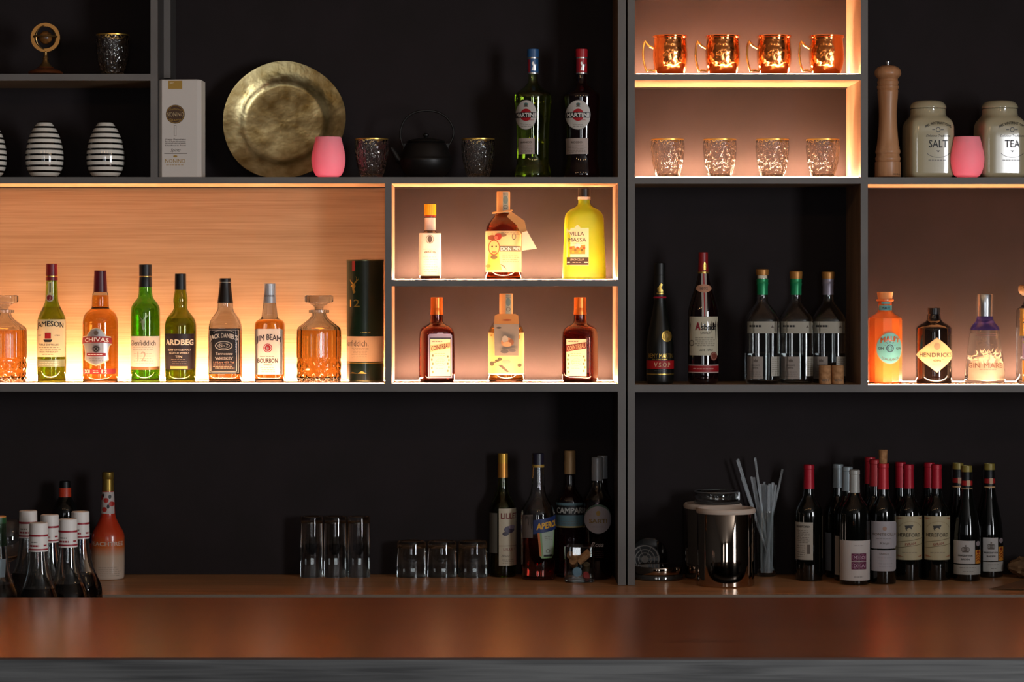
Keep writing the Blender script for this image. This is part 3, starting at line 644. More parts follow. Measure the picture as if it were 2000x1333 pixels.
# ================================================================ dark upper tier, left
zb = ZS['tl']
b = it('desk_globe', 89, 0.10, zb, 'small brass ringed desk globe on a turned wooden foot', 'globe')
br = mat('9c7a4a', 0.28, metal=0.85); wd = mat('5c2f17', 0.3, coat=0.4)
b.lathe('foot', [(144.5, 33), (142, 34), (139, 31), (136, 24), (134, 17), (131, 15)], wd, sm=1)
b.lathe('stem', [(132, 15), (128, 11), (122, 6.5), (116, 4.5), (114, 6), (111, 4), (106, 3.5), (102, 4.5), (100, 2.5)], br, sm=1)
m = Mesh(); k = b.k; cz = b.z(73.5)
rr = []
for i in range(48):
    a = 2 * math.pi * i / 48
    rr.append([((r) * k * math.cos(a), y, cz + r * k * math.sin(a)) for r, y in ((21.5, -.004), (28.5, -.004), (28.5, .004), (21.5, .004))])
m.add([p for q in rr for p in q], [(i * 4 + j, i * 4 + (j + 1) % 4, ((i + 1) % 48) * 4 + (j + 1) % 4, ((i + 1) % 48) * 4 + j) for i in range(48) for j in range(4)], br, False); m.obj('meridian_ring', b.o)
m = Mesh(); m.tube([(23 * k * math.cos(a), 23 * k * math.sin(a), cz + 0.002) for a in [2 * math.pi * i / 32 for i in range(32)]], 0.0022, br, closed=True)
m.tube([(23 * k * math.cos(a) * .7, 23 * k * math.cos(a) * .7, cz + 23 * k * math.sin(a)) for a in [2 * math.pi * i / 32 for i in range(32)]], 0.0014, br, closed=True); m.obj('orbit_rings', b.o)
m = Mesh(); m.lathe([(max(.0002, 13 * k * math.sin(math.pi * i / 12)), cz - 13 * k * math.cos(math.pi * i / 12)) for i in range(13)], noisy('8a5a2a', '1c1410', .3, 60, bump=.05)); m.obj('globe_ball', b.o)
TEXG = mat((.99, .97, .94), .02, trans=1.0, ior=1.5, key='texglass'); N_, L_, B_ = nodes(TEXG)
tc = N_.new('ShaderNodeTexCoord'); v = N_.new('ShaderNodeTexVoronoi'); v.feature = 'SMOOTH_F1'; v.inputs['Scale'].default_value = 115; L_.new(tc.outputs['Object'], v.inputs['Vector']); bp = N_.new('ShaderNodeBump'); bp.inputs['Strength'].default_value = 1.0; bp.inputs['Distance'].default_value = .003; L_.new(v.outputs['Distance'], bp.inputs['Height']); L_.new(bp.outputs[0], B_.inputs['Normal'])
def tumbler(cx, y0, y1, zb, label, group, dp=0.10, warm=False):
    b = it('textured_tumbler', cx, dp, zb, label, 'glass', group)
    H = y1 - y0
    pat = lambda a, z, r: 1 + 0.030 * math.sin(a * 11 + z * 300) * math.sin(a * 11 - z * 300) * (1 if 0.006 < z < H * b.k * 0.86 else 0)
    b.body([(y1, 21), (y1 - 2, 22), (y1 - 15, 26), (y1 - 32, 30), (y1 - 50, 32.3), (y0 + 12, 32.6), (y0 + 6, 32), (y0 + 1.6, 32)], TEXG, 'glass_body', thick=3, foot=8, seg=88, sm=1, mod=pat, angle=18)
    P = b.prof; rim = Mesh(); r, z = P[-1][0], P[-1][1]
    rim.lathe([(r - .0032, z + .0001), (r - .0032, z + .0012), (r + .0003, z + .0012), (r + .0003, z - .0022), (r + .0001, z - .0022)], GOLD, 48, cap0=False, cap1=False); o = rim.obj('gilt_rim', b.o); o['label'] = 'gilt rim'
    return b
GD = 'gilt rimmed textured tumblers in the dark tier'
tumbler(220, 67, 144, ZS['tl'], 'gilt rimmed textured glass beside the small brass globe', GD)
STR = 11
def vase(cx, label):
    b = it('striped_vase', cx, 0.10, ZS['h1'], label, 'vase', 'black and white ringed egg vases')
    st = mat((0.5, 0.5, 0.5), 0.12, coat=0.5, key='stripes'); N, L, B = nodes(st)
    if not st.get('ok'):
        st['ok'] = 1; tc = N.new('ShaderNodeTexCoord'); sp = N.new('ShaderNodeSeparateXYZ'); L.new(tc.outputs['Object'], sp.inputs[0])
        a = N.new('ShaderNodeMath'); a.operation = 'MULTIPLY'; a.inputs[1].default_value = 1 / 0.0143; L.new(sp.outputs[2], a.inputs[0])
        f = N.new('ShaderNodeMath'); f.operation = 'FRACT'; L.new(a.outputs[0], f.inputs[0])
        g = N.new('ShaderNodeMath'); g.operation = 'GREATER_THAN'; g.inputs[1].default_value = 0.37; L.new(f.outputs[0], g.inputs[0])
        mx = N.new('ShaderNodeValToRGB'); mx.color_ramp.elements[0].color = C('0a0a0a'); mx.color_ramp.elements[1].color = C('e8e2d6'); L.new(g.outputs[0], mx.inputs[0]); L.new(mx.outputs[0], B.inputs['Base Color'])
    b.body([(345, 24), (343, 27), (338, 31), (328, 35), (316, 37), (302, 37), (287, 35), (272, 31.5), (259, 26.5), (249, 20.5), (240, 14), (238, 11)], st, 'vase_body', glass=False, seg=48)
    b.lathe('mouth', [(238.6, 10), (238, 8)], BLACK)
vase(-24, 'striped egg vase cut off by the left picture edge')
vase(87, 'striped egg vase below the small brass globe')
vase(206, 'striped egg vase nearest the white carton')
# carton
zb = ZS['h1']
b = it('bottle_carton', 356.2, 0.055, zb, 'tall white grappa carton with chamfered corners and gold lettering', 'carton', rot=math.radians(-2))
k = b.k; bw, ch, dpx = 40.8 * k, 6 * k, 0.085
hz = b.z(158); pts = [(-bw + ch, -.045), (bw - ch * 1.2, -.045), (bw, -.045 + ch * 1.6), (bw, .038), (bw - ch, .045), (-bw + ch, .045), (-bw, .038), (-bw, -.045 + ch)]
m = Mesh(); ins = [(x * .975, y * .975) for x, y in pts]
vs = [(x, y, 0) for x, y in pts] + [(x, y, hz - .0015) for x, y in pts] + [(x, y, hz) for x, y in ins]
fs = [tuple(range(7, -1, -1)), tuple(range(16, 24))] + [(j * 8 + i, j * 8 + (i + 1) % 8, j * 8 + 8 + (i + 1) % 8, j * 8 + 8 + i) for j in (0, 1) for i in range(8)]
m.add(vs, fs, mat('d5cdc4', 0.55), False); m.obj('carton_body', b.o)
b.prof = [(bw, 0, 50, .045 / bw), (bw, hz, 50, .045 / bw)]
gd = mat('a8863f', 0.4, metal=0.5); bn = mat('4a2f1c', .5)
L = Lab(b); L.rect(334, 361, 160.5, 176.5, gd); L.text('1897', 337, 344, 165, 3, CREAM); L.disc(347.5, 225.5, 18.4, bn); L.ring(347.5, 225.5, 17.2, .8, gd, 1)
L.text('NONINO', 331, 364, 225.5, 8.6, mat('e3c79a', .5), 1, bold=.02); L.text('Chardonnay', 335, 360, 217, 4, gd, 1, arc=2); L.text('GRAPPA', 336, 359, 235, 4.6, gd, 1, arc=-2)
L.rect(345, 349.6, 247, 268, mat('9a9088', .6)); L.rect(345.9, 348.7, 248, 267, mat('d5cdc4', .6), 1)
for y, q in ((274, 'Grappa Monovitigno'), (278, 'lo Chardonnay'), (282, 'MONOVITIGNO NONINO'), (286, 'Distillata in Friuli')): L.text(q, 328, 368, y, 2.6, INK2, 0, bold=.01)
L.text('Spirits', 338, 357, 295, 6.5, INK2, 0, shear=.3); L.rect(326, 371, 301.5, 302.4, INK2); L.text('NONINO', 328, 367, 316, 8, gd, 0); L.lines(329, 367, 322, 326, 1, gd, 0, wd=1); L.disc(347.5, 307, 4, gd, ry=2); L.done('front_print')
# plate
b = it('brass_plate', 554, 0.155, zb, 'large hammered brass plate with uneven rim leaning on the dark back wall', 'plate')
BR = mat((0.4, 0.4, 0.4), 0.24, 0.95, key='plate'); N_, L_, B_ = nodes(BR)
tc = N_.new('ShaderNodeTexCoord'); n = N_.new('ShaderNodeTexNoise'); n.inputs['Scale'].default_value = 22; n.inputs['Detail'].default_value = 8; L_.new(tc.outputs['Object'], n.inputs['Vector'])
cr = N_.new('ShaderNodeValToRGB'); cr.color_ramp.elements[0].position = .3; cr.color_ramp.elements[1].position = .72; cr.color_ramp.elements[0].color = C('94804e'); cr.color_ramp.elements[1].color = C('d8cc9c'); L_.new(n.outputs[0], cr.inputs[0]); L_.new(cr.outputs[0], B_.inputs['Base Color'])
rr_ = N_.new('ShaderNodeMapRange'); rr_.inputs[3].default_value = .22; rr_.inputs[4].default_value = .5; L_.new(n.outputs[0], rr_.inputs[0]); L_.new(rr_.outputs[0], B_.inputs['Roughness'])
n2 = N_.new('ShaderNodeTexNoise'); n2.inputs['Scale'].default_value = 45; L_.new(tc.outputs['Object'], n2.inputs['Vector']); bp = N_.new('ShaderNodeBump'); bp.inputs['Strength'].default_value = .5; bp.inputs['Distance'].default_value = .003; L_.new(n2.outputs[0], bp.inputs['Height']); L_.new(bp.outputs[0], B_.inputs['Normal'])
def wob(a): return 1 + .012 * math.sin(2 * a + .6) + .010 * math.sin(3 * a + 2) + .006 * math.sin(5 * a)
m = Mesh(); rows = []
R = 119 * b.k; prof = [(0.001, .020), (.25, .0195), (.45, .020), (.60, .0195), (.655, .018), (.70, .012), (.76, .006), (.86, .002), (.95, -.0015), (1.0, -.004), (1.006, -.002), (1.0, .0005), (.86, .006), (.74, .011), (.66, .023), (.3, .0235), (.001, .0235)]
sg = 96; vs = []
for q, y in prof:
    for i in range(sg):
        a = 2 * math.pi * i / sg; r = R * q * (1 + (wob(a) - 1) * q)
        yy = y + (.0015 * math.sin(3 * a + q * 4) + .001 * math.sin(7 * a)) * q
        vs.append((r * math.cos(a), yy, r * math.sin(a)))
m.add(vs, [(j * sg + i, j * sg + (i + 1) % sg, (j + 1) * sg + (i + 1) % sg, (j + 1) * sg + i) for j in range(len(prof) - 1) for i in range(sg)], BR)
o = m.obj('plate_body', b.o, 60); tl = math.radians(-11); zm = min(Matrix.Rotation(tl, 3, 'X') @ Vector(v) for v in vs if True).z if False else min((Matrix.Rotation(tl, 3, 'X') @ Vector(v)).z for v in vs)
o.rotation_euler = (tl, 0, 0); o.location = (0, 0.005, -zm + .0003)
# pink silicone cups
def pink(cx, dp, y0, label, cat='cup'):
    b = it('pink_candle_cup', cx, dp, zb, label, cat, 'pink frosted cups')
    PK = mat('f3a3b0', 0.5, key='pink', sub=0.7, trans=0.0)
    b.body([(345.5, 20), (344, 24), (336, 29), (322, 32.5), (309, 33.3), (298, 32), (284, 28.6), (y0, 24.8)], PK, 'cup_body', thick=3.0, foot=5, seg=48)
    m = Mesh(); m.lathe([(.013, .012), (.013, .020), (.004, .022), (.003, .034), (.0005, .038)], mat('ffe9e0', .5, emit=(1.0, .50, .55), es=7), 24); m.obj('tea_light', b.o)
    return b
pink(641.5, 0.06, 268, 'pink frosted cup standing before the brass plate')
pink(1889, 0.05, 267.5, 'pink frosted cup between the SALT and TEA jars')
tumbler(726, 270.5, 345.5, zb, 'gilt rimmed textured glass left of the black iron teapot', GD)
tumbler(934, 270.5, 345.5, zb, 'gilt rimmed textured glass right of the black iron teapot', GD)
# teapot
b = it('iron_teapot', 832, 0.13, zb, 'black cast iron teapot with hooped handle in the dark upper tier', 'teapot')
IR = mat('12100f', 0.42, key='iron', spec=.4)
b.lathe('pot_body', [(346, 33), (344, 36), (336, 44), (325, 50), (315, 52), (311, 51.5), (309, 49.5), (298, 46.5), (286, 42), (280, 38), (278.5, 32)], IR, sm=1, seg=48)
b.lathe('lid', [(279, 36), (277, 38.5), (274, 34), (271, 18), (269, 6)], IR, sm=1); b.lathe('lid_knob', [(270, 3), (268, 3.5), (265, 6), (262, 5.5), (260, 1)], IR, sm=1)
k = b.k; zz = b.z
m = Mesh(); hp = [(-40, 288), (-45, 284), (-48, 276), (-51, 262), (-47, 244), (-38, 229), (-22, 219), (0, 215.5), (22, 218), (40, 228), (51, 243), (55, 258), (52, 272), (46, 282), (42, 288)]
for _ in (0, 1): hp = [hp[0]] + [q for a, b2 in zip(hp, hp[1:]) for q in ((a[0] * .75 + b2[0] * .25, a[1] * .75 + b2[1] * .25), (a[0] * .25 + b2[0] * .75, a[1] * .25 + b2[1] * .75))] + [hp[-1]]
m.tube([(x * k, 0, zz(y)) for x, y in hp], .0028, IR, 10); m.obj('handle', b.o)
m = Mesh(); m.tube([(-38 * k, -.004, zz(318)), (-54 * k, -.006, zz(311)), (-62 * k, -.007, zz(298)), (-68 * k, -.008, zz(289))], [.012, .010, .0075, .0055], IR, 14); m.obj('spout', b.o)
for sx in (-1, 1): m = Mesh(); m.box(sx * 41 * k - .004, sx * 41 * k + .004, -.004, .004, zz(292), zz(281), IR); m.obj('handle_lug', b.o)
# vermouth
def vermouth(cx, lx, glassm, liq, capc, label, st, white):
    b = it('vermouth_bottle', cx, 0.11, zb, label, 'bottle', 'waisted vermouth bottles with oval labels')
    pr = [(345.5, 35), (343, 36), (334, 35), (320, 31.8), (305, 30.6), (285, 30.6), (255, 32), (225, 33.8), (195, 35.8), (187, 36), (183, 34), (178, 27.5), (172, 19.5), (166, 13), (160, 9.6), (150, 9.2), (113, 9.4)]
    b.body(pr, glassm, 'glass_body', liquid=liq, level=186, thick=2.5, foot=7, seg=48) if liq else b.body(pr, glassm, 'glass_body', glass=False)
    cap(b, 96, 112, 11.6, mat(capc, 0.35)); b.lathe('neck_sleeve', [(144, 11), (116, 10.6), (113, 10.8)], mat(capc, 0.35)); b.lathe('cap_ring', [(115, 11), (112, 11)], SILVER); b.lathe('sleeve_ring', [(145, 11.2), (142.5, 11.2)], SILVER)
    q = b.prof; b.prof = b.P([(146, 11.2, 2, 1), (112, 11, 2, 1)]); L = Lab(b); L.rect(cx - 10, cx - 5, 117, 142, mat('8c1c2c', .5)); L.poly([(cx - 3, 138), (cx + 4, 139), (cx + 5, 132), (cx + 8, 125), (cx + 3, 127), (cx, 121), (cx - 3, 124), (cx, 130)], SILVER); L.done('neck_emblem'); b.prof = q
    L = Lab(b); L.disc(lx, 226.5, 20.5 if white else 24, mat('8f8c88', .4, metal=.3), ry=29); L.disc(lx, 226.5, 19.5 if white else 23, mat('c9c4bc', .55), 1, ry=28)
    L.disc(lx, 226.5, 11, mat('b01824', .5), 2, ry=12); L.rect(lx - 19 if white else lx - 22, lx + 19 if white else lx + 22, 221.5, 232, mat('15151a', .5), 3)
    L.text('MARTINI', lx - 17 if white else lx - 20, lx + 18 if white else lx + 21, 226.5, 8, WHITE, 4, bold=.04); L.disc(lx, 206, 4, mat('4c7a78', .5), 2, ry=3); L.poly([(lx - 4, 211), (lx + 4, 211), (lx, 203)], INK2, 3); L.lines(lx - 11, lx + 11, 241, 250, 3, INK2, 2, wd=.7); L.text('TORINO', lx + 2, lx + 15, 236, 3, mat('b01824', .5), 2); L.done('oval_label')
    x0, x1 = (1012.5, 1043.5) if white else (1105, 1147.5)
    L = Lab(b); L.rect(x0, x1, 271.5, 302.5, mat('b3a39a', .55)); L.text(st, (x0 + x1) / 2 - 11, (x0 + x1) / 2 + 10, 279.5, 3.8, INK2, 1, bold=.02); L.lines(x0 + 4, x1 - 4, 285, 300, 5, INK2, 1, wd=.6); L.done('lower_label')
vermouth(1041, 1027, mat((.80, .92, .50), 0, trans=1, ior=1.5, key='palegreen'), mat((.90, .96, .35), 0, trans=1, ior=1.34, key='bianco'), '2c5a8c', 'clear green vermouth bottle with blue cap and white oval label', 'BIANCO', True)
vermouth(1136, 1128, DARKR, None, 'b01c28', 'dark vermouth bottle with red cap and white oval label', 'ROSSO', False)
# ================================================================ copper mugs and glasses
COP = mat('f09a5a', 0.16, metal=1.0, key='copper'); N_, L_, B_ = nodes(COP)
tc = N_.new('ShaderNodeTexCoord'); v = N_.new('ShaderNodeTexVoronoi'); v.feature = 'SMOOTH_F1'; v.inputs['Scale'].default_value = 105; L_.new(tc.outputs['Object'], v.inputs['Vector']); bp = N_.new('ShaderNodeBump'); bp.inputs['Strength'].default_value = .6; bp.inputs['Distance'].default_value = .002; bp.invert = True; L_.new(v.outputs['Distance'], bp.inputs['Height']); L_.new(bp.outputs[0], B_.inputs['Normal'])
COPS = mat('f09a5a', 0.14, metal=1.0, key='copper smooth'); BRS = mat('e8b862', 0.18, metal=1.0)
def mug(cx, label):
    b = it('copper_mug', cx, 0.12, ZS['r0'], label, 'mug', 'hammered copper mugs on the top tier')
    b.body([(145, 25.5), (143.5, 27), (135, 30.5), (122, 33.3), (108, 34), (94, 33.2), (86, 32.4), (77, 31.6)], COP, 'mug_body', thick=1.5, foot=3, seg=64)
    b.lathe('rim', [(78, 31.8), (75, 32), (73.5, 34), (71, 34.4), (70, 33.6), (70.4, 32.2), (73, 30.6)], COPS, seg=48)
    k, zz = b.k, b.z; m = Mesh()
    m.tube([(x * k, 0, zz(y)) for x, y in ((-30, 93), (-34, 93.5), (-38, 91), (-42, 89), (-46, 84), (-49, 80), (-51, 85), (-52.5, 96), (-53, 106), (-52, 118), (-49, 131), (-46, 139.5), (-42, 137.5), (-36, 137.5), (-31, 139), (-29, 133), (-24, 130))], .0028, BRS, 10); m.obj('handle', b.o)
for cx, q in ((1309, 'leftmost of the four hammered copper mugs'), (1411.5, 'second from left of the four hammered copper mugs'), (1512, 'third from left of the four hammered copper mugs'), (1614, 'rightmost of the four hammered copper mugs, beside the glowing divider')): mug(cx, q)
for cx, q in ((1304, 'leftmost of the four backlit gilt rimmed tumblers under the mugs'), (1406, 'second from left of the four backlit gilt rimmed tumblers'), (1508.6, 'third from left of the four backlit gilt rimmed tumblers'), (1607, 'rightmost of the four backlit gilt rimmed tumblers')): tumbler(cx, 271.5, 345.5, ZS['r1'], q, 'backlit gilt rimmed tumblers under the copper mugs', dp=0.12)
# ================================================================ pepper mill and jars
zb = ZS['r3']
b = it('pepper_mill', 1734, 0.09, zb, 'tall turned beech pepper mill with steel top nut', 'pepper mill')
BE = wood('c8946a', 'ae7850', 0.35, scale=(30, 30, 3), key='beech', bump=.05)
b.lathe('mill_body', [(346, 24.8), (345, 25.3), (317, 25), (315.5, 23), (313, 24), (309, 24.5), (306, 23), (302, 22.4), (299, 24), (295, 24.2), (291, 22.5), (288, 22.8), (285, 21.5), (270, 19.8), (245, 17.8), (225, 17.3), (205, 18), (190, 19.3), (181, 20), (177.5, 20.2), (176, 19.4), (173, 20.8), (169, 21.4), (167, 19.5), (164, 20.2), (160, 21), (158, 19.6), (155, 19.5)], BE, seg=48)
b.lathe('mill_head', [(155, 18.5), (152.5, 20.5), (148, 25), (143, 26), (137, 24.8), (132, 20.5), (129, 14), (127.5, 5)], BE, sm=1, seg=48)
b.lathe('top_nut', [(128, 2.6), (125, 2.6), (124.5, 4), (120.5, 4.5), (119.5, 3.6)], SILVER)
L = Lab(b); b.prof = b.P([(345, 25.3, 2, 1), (317, 25, 2, 1)]); L.lines(1740, 1756, 339, 343, 1, INK, 0, wd=1.4); L.done('maker_mark')
JAR = mat('b3a888', 0.14, coat=0.6, key='jar'); JK = mat('1d1b18', .4)
def jar(cx, lcx, st, label, sub_):
    b = it('ceramic_jar', cx, 0.10, zb, label, 'jar', 'cream square ceramic storage jars', math.radians(5))
    b.body([(346, 41, 7, 1), (343, 43.5, 7, 1), (336, 44, 7, 1), (252, 44, 7, 1), (243, 43, 6, 1), (236, 40.5, 5, 1), (230.5, 37, 3.2, 1), (226, 34, 2.2, 1), (213, 34, 2, 1)], JAR, 'jar_body', glass=False, seg=64)
    b.lathe('lid', [(213, 34.6), (211.5, 35.6), (208, 35.2), (203, 32.5), (199, 28), (197, 21), (196.3, 10)], JAR, sm=1, seg=48); b.lathe('lid_seal', cyl(211.3, 213.6, 34.9), JK)
    L = Lab(b); x = lcx
    L.text('MRS. WINTERBOTTOM\'S', x - 26, x + 26, 250.5, 5.2, JK, 0, bold=.03, arc=8); L.ring(x, 256, 4.4, 1.2, JK, 0, ry=5); L.lines(x - 12, x - 5, 254, 258, 1, JK, 0, wd=1.4); L.lines(x + 5, x + 12, 254, 258, 1, JK, 0, wd=1.4)
    L.text(sub_, x - 24, x + 23, 267.5, 4.8, JK, 0, shear=.3, bold=.01); L.text(st, x - (18.5 if st == 'SALT' else 15), x + (18.5 if st == 'SALT' else 15), 283, 15, JK, 0, bold=.01)
    L.poly([(x - 4, 296.5), (x + 4, 296.5), (x, 300)], JK); L.ring(x, 296, 25, 1.3, JK, 0, ry=14, a0=25, a1=155); L.lines(x - 20, x + 20, 314, 316, 1, JK, 0, wd=1.2); L.done('lettering')
jar(1812.5, 1821, 'SALT', 'cream ceramic jar lettered SALT beside the pepper mill', 'Delicious Traditions')
jar(1952.5, 1964.5, 'TEA', 'cream ceramic jar lettered TEA, partly behind the pink cup', 'Delicious Traditions')
# ================================================================ unlit compartment
zb = ZS['r2']
b = it('cognac_bottle', 1289, 0.07, zb, 'frosted black cognac bottle with gold medallion and red V.S.O.P band', 'bottle')
FB = mat('0d0e0b', 0.32, key='frostblack')
b.body([(747, 26), (743, 27), (690, 27.3), (670, 26.5), (650, 23.5), (630, 19), (612, 15), (596, 12.2), (583, 11.2), (578, 11)], FB, 'glass_body', glass=False)
cap(b, 514, 537, 10.6, mat('101010', .4)); b.lathe('neck_sleeve', [(582, 11.6), (560, 11), (538, 10.4)], mat('141412', .4)); b.lathe('neck_ring', [(583, 12.4), (581.5, 13.2), (579.5, 12)], mat('a81c34', .4))
q = b.prof; b.prof = b.P([(582, 11.8, 2, 1), (538, 10.8, 2, 1)]); L = Lab(b); L.poly([(1284, 570), (1295, 570), (1291, 563), (1293, 556), (1290, 553), (1286, 560), (1283, 563)], GOLD); L.rect(1282, 1296, 572, 575, GOLD); L.done('neck_emblem'); b.prof = q
L = Lab(b); L.disc(1301, 656.7, 10.3, GOLD, ry=11); L.ring(1301, 656.7, 8, .8, mat('7a5a20', .5), 1); L.disc(1300, 656, 3.6, mat('9a7a38', .5), 1, ry=5); L.text('REMY MARTIN', 1266, 1312, 694.5, 9, GOLD, 0, bold=.02); L.lines(1272, 1306, 700, 703, 1, GOLD, 0, wd=.8)
L.rect(1262.5, 1315.5, 704, 720.5, mat('a30d12', .5)); L.text('V.S.O.P', 1276, 1307, 712, 9, mat('e2b08a', .5), 1, bold=.02); L.rect(1262.5, 1315.5, 729.5, 731.3, GOLD); L.lines(1276, 1304, 722, 726, 1, INK2, 0); L.done()
b = it('brandy_bottle', 1373.5, 0.075, zb, 'tall brown brandy bottle with red capsule and cream gothic lettered label', 'bottle')
b.body([(747, 28.5), (743, 29.6), (700, 30), (612, 29.8), (600, 28), (585, 24), (568, 18.5), (552, 13.5), (538, 10.6), (530, 9.6)], DARKR, 'glass_body', glass=False, seg=48)
cap(b, 493, 508, 9.2, mat('8f1c1f', .35)); b.lathe('capsule', [(534, 10.4), (520, 9.6), (508, 9)], mat('8f1c1f', .35)); b.lathe('capsule_ring', cyl(531, 534.5, 10.8), GOLD)
q = b.prof; b.prof = b.P([(534, 10.6, 2, 1), (508, 9.3, 2, 1)]); L = Lab(b); L.poly([(1373, 528), (1378, 528), (1379, 518), (1375.5, 511), (1372, 519)], GOLD); L.done('capsule_emblem'); b.prof = q
al = mat('c3b9a0', .55); 
L = Lab(b); L.rect(1368.5, 1372.5, 534, 618, mat('a89c92', .5)); L.rect(1374.8, 1378.8, 534, 618, mat('a89c92', .5)); L.rect(1372.5, 1374.8, 534, 618, REDP); L.disc(1373.5, 563.5, 15, mat('c08a6c', .5), 1, ry=8); L.text('1892', 1366, 1381, 563.5, 5, INK2, 2, bold=.02); L.done('neck_strip')
L = Lab(b); L.rect(1346, 1401, 618.5, 694, al); L.text('A', 1356, 1366, 637, 15, mat('8c2530', .5), 1, bold=.05); L.text('sbach', 1366.5, 1397, 638.5, 12, INK, 1, bold=.03); L.text('URALT', 1366, 1385, 650.5, 4, INK2, 1, bold=.01); L.lines(1355, 1395, 658, 677, 5, INK2, 1, wd=.8); L.text('seit 1892', 1364, 1389, 683, 4.5, INK, 1, shear=.3)
L.ring(1350, 670, 4, 1, INK2, 1, ry=6); L.done()
L = Lab(b); L.disc(1391.5, 695.5, 7, mat('7a3a2c', .4), 2, ry=8.5); L.ring(1391.5, 695.5, 5.5, .8, mat('b08070', .5), 3, ry=7); L.done('seal')
L = Lab(b); L.rect(1344.5, 1402.5, 712, 728, mat('b8a098', .5)); L.rect(1344.5, 1402.5, 714, 726, mat('9c141c', .5), 1); L.lines(1352, 1395, 717, 723, 1, mat('d0a090', .5), 2, wd=2); L.done('lower_band')
def fruit(cx, ccx, dp, capc, y0, label, cork_gap, lx0, lx1, mx0, mx1, nx0, nx1):
    b = it('clear_spirit_bottle', cx, dp, zb, label, 'bottle', 'clear square shouldered fruit spirit bottles')
    b.body([(747, 31.5, 3.6, 1), (744, 33, 3.6, 1), (700, 33, 3.6, 1), (627, 33, 3.6, 1), (620, 31.5, 3.2, 1), (610, 26, 2.7, 1), (598, 17, 2.2, 1), (591, 11.5, 2, 1), (586, 10.4, 2, 1), (544, 10, 2, 1)], CLEAR, 'glass_body', liquid=WATER, level=690, thick=3, foot=8, seg=56)
    cc = mat(capc, .35, metal=.3)
    b.lathe('capsule', [(576, 10.8), (560, 10.8), (556, 11.4), (553.5, 11.8), (552.5, 11.2), (545 if not cork_gap else 545, 11.6)], cc)
    if cork_gap: b.lathe('stopper_neck', cyl(537, 546, 9.6), CREAM)
    b.lathe('stopper', [(545 if not cork_gap else 538, 12), (y0 + 3, 12.8), (y0 + 1, 12.4), (y0, 11)], mat('b07a3c', .4, metal=.4))
    L = Lab(b); L.rect(lx0, lx1, 628, 651, mat('a39c8c', .55)); L.lines(lx0 + 3, lx0 + 29, 634, 640, 1, INK, 1, wd=4.2); L.lines(lx0 + 3, lx0 + 26, 642, 646, 1, INK2, 1, wd=.6); L.poly([(lx1 - 12, 640), (lx1 - 6, 640), (lx1 - 9, 635)], INK2, 1); L.done('upper_label')
    L = Lab(b); L.rect(mx0, mx1, 696, 740, mat('8c8076', .55)); xm = (mx0 + mx1) / 2; L.poly([(xm - 4, 707), (xm - 4, 701), (xm - 2, 703), (xm, 700), (xm + 2, 703), (xm + 4, 701), (xm + 4, 707)], INK2, 1); L.text('WILLIAMS', xm - 8, xm + 8, 713, 3.2, INK, 1); L.text('BIRNE', xm - 5, xm + 5, 718, 3, INK, 1); L.lines(mx0 + 3, mx1 - 3, 724, 736, 3, INK2, 1, wd=.6); L.done('lower_label')
    L = Lab(b); L.rect(nx0, nx1, 696, 734, mat('b5afa2', .55)); L.lines(nx0 + 1, nx1 - 1, 699, 732, 8, INK2, 1, wd=.6, seed=9); L.done('side_label')
fruit(1489, 1489, 0.075, '1f8c58', 526, 'clear spirit bottle with green capsule and raised cork, leftmost of its row', True, 1457.5, 1514, 1457.5, 1487, 1502.5, 1519.5)
fruit(1554.5, 1554, 0.10, '1f8c58', 530, 'clear spirit bottle with green capsule, middle of the three', False, 1523, 1582, 1523, 1558, 1572, 1585.5)
fruit(1617.5, 1617, 0.125, '8c8490', 531, 'clear spirit bottle with grey capsule, behind two upright corks', False, 1587, 1646, 1587, 1612, 1629, 1648)
for cx, q in ((1611.5, 'left upright wine cork standing before the grey capped bottle'), (1636, 'right upright wine cork standing before the grey capped bottle')):
    b = it('wine_cork', cx, 0.03, zb, q, 'cork', 'two upright corks'); b.body([(751.5, 11.2), (750, 11.8), (716, 11.8), (714, 11.2)], CORK, 'cork_body', glass=False, seg=28, sm=0)
    L = Lab(b); L.lines(cx - 8, cx + 8, 739, 746, 2, INK2, 0, wd=1.2); L.done('stamp')
# ================================================================ right lit compartment
b = it('orange_gin_bottle', 1728.5, 0.10, zb, 'opaque orange gin bottle with wooden stopper and turquoise round label', 'bottle')
OG = mat('f07c34', 0.3, key='og', sub=.7, coat=.5)
b.body([(749, 31.5), (746, 32.8), (700, 33), (626, 33), (621.5, 32), (618.5, 27), (614, 19), (609, 14.2), (604, 13), (587, 13)], OG, 'glass_body', glass=False, seg=12, sm=0, angle=20)
b.lathe('stopper', [(587, 13.3), (571.5, 15.6), (570.5, 15)], mat('d9975c', .6)); b.lathe('lip', [(590, 14), (588, 17), (585, 17), (584, 14)], OG)
TQ = mat('5aa3a8', .5); L = Lab(b); b.prof = b.P([(607, 13.3, 2, 1), (588, 13.3, 2, 1)]); L.rect(1716, 1741, 597, 606.5, TQ); L.rect(1720, 1737, 588.5, 594, TQ); L.text('MALFY', 1722, 1736, 602, 4, INK, 1, bold=.02); L.done('neck_label')
b.prof = b.P([(749, 33, 2, 1), (621, 33, 2, 1)])
L = Lab(b); L.disc(1733, 680, 26, mat('9c8d7c', .5), ry=31); L.disc(1733, 680, 24.5, TQ, 1, ry=29.5); L.text('MALFY', 1715, 1752, 665, 10, OG, 2, bold=.05, arc=4); L.disc(1733, 680, 7.5, mat('2c4a58', .5), 2); L.disc(1733, 680, 5.5, TQ, 3); L.ring(1733, 680, 4, 1, mat('2c4a58', .5), 4)
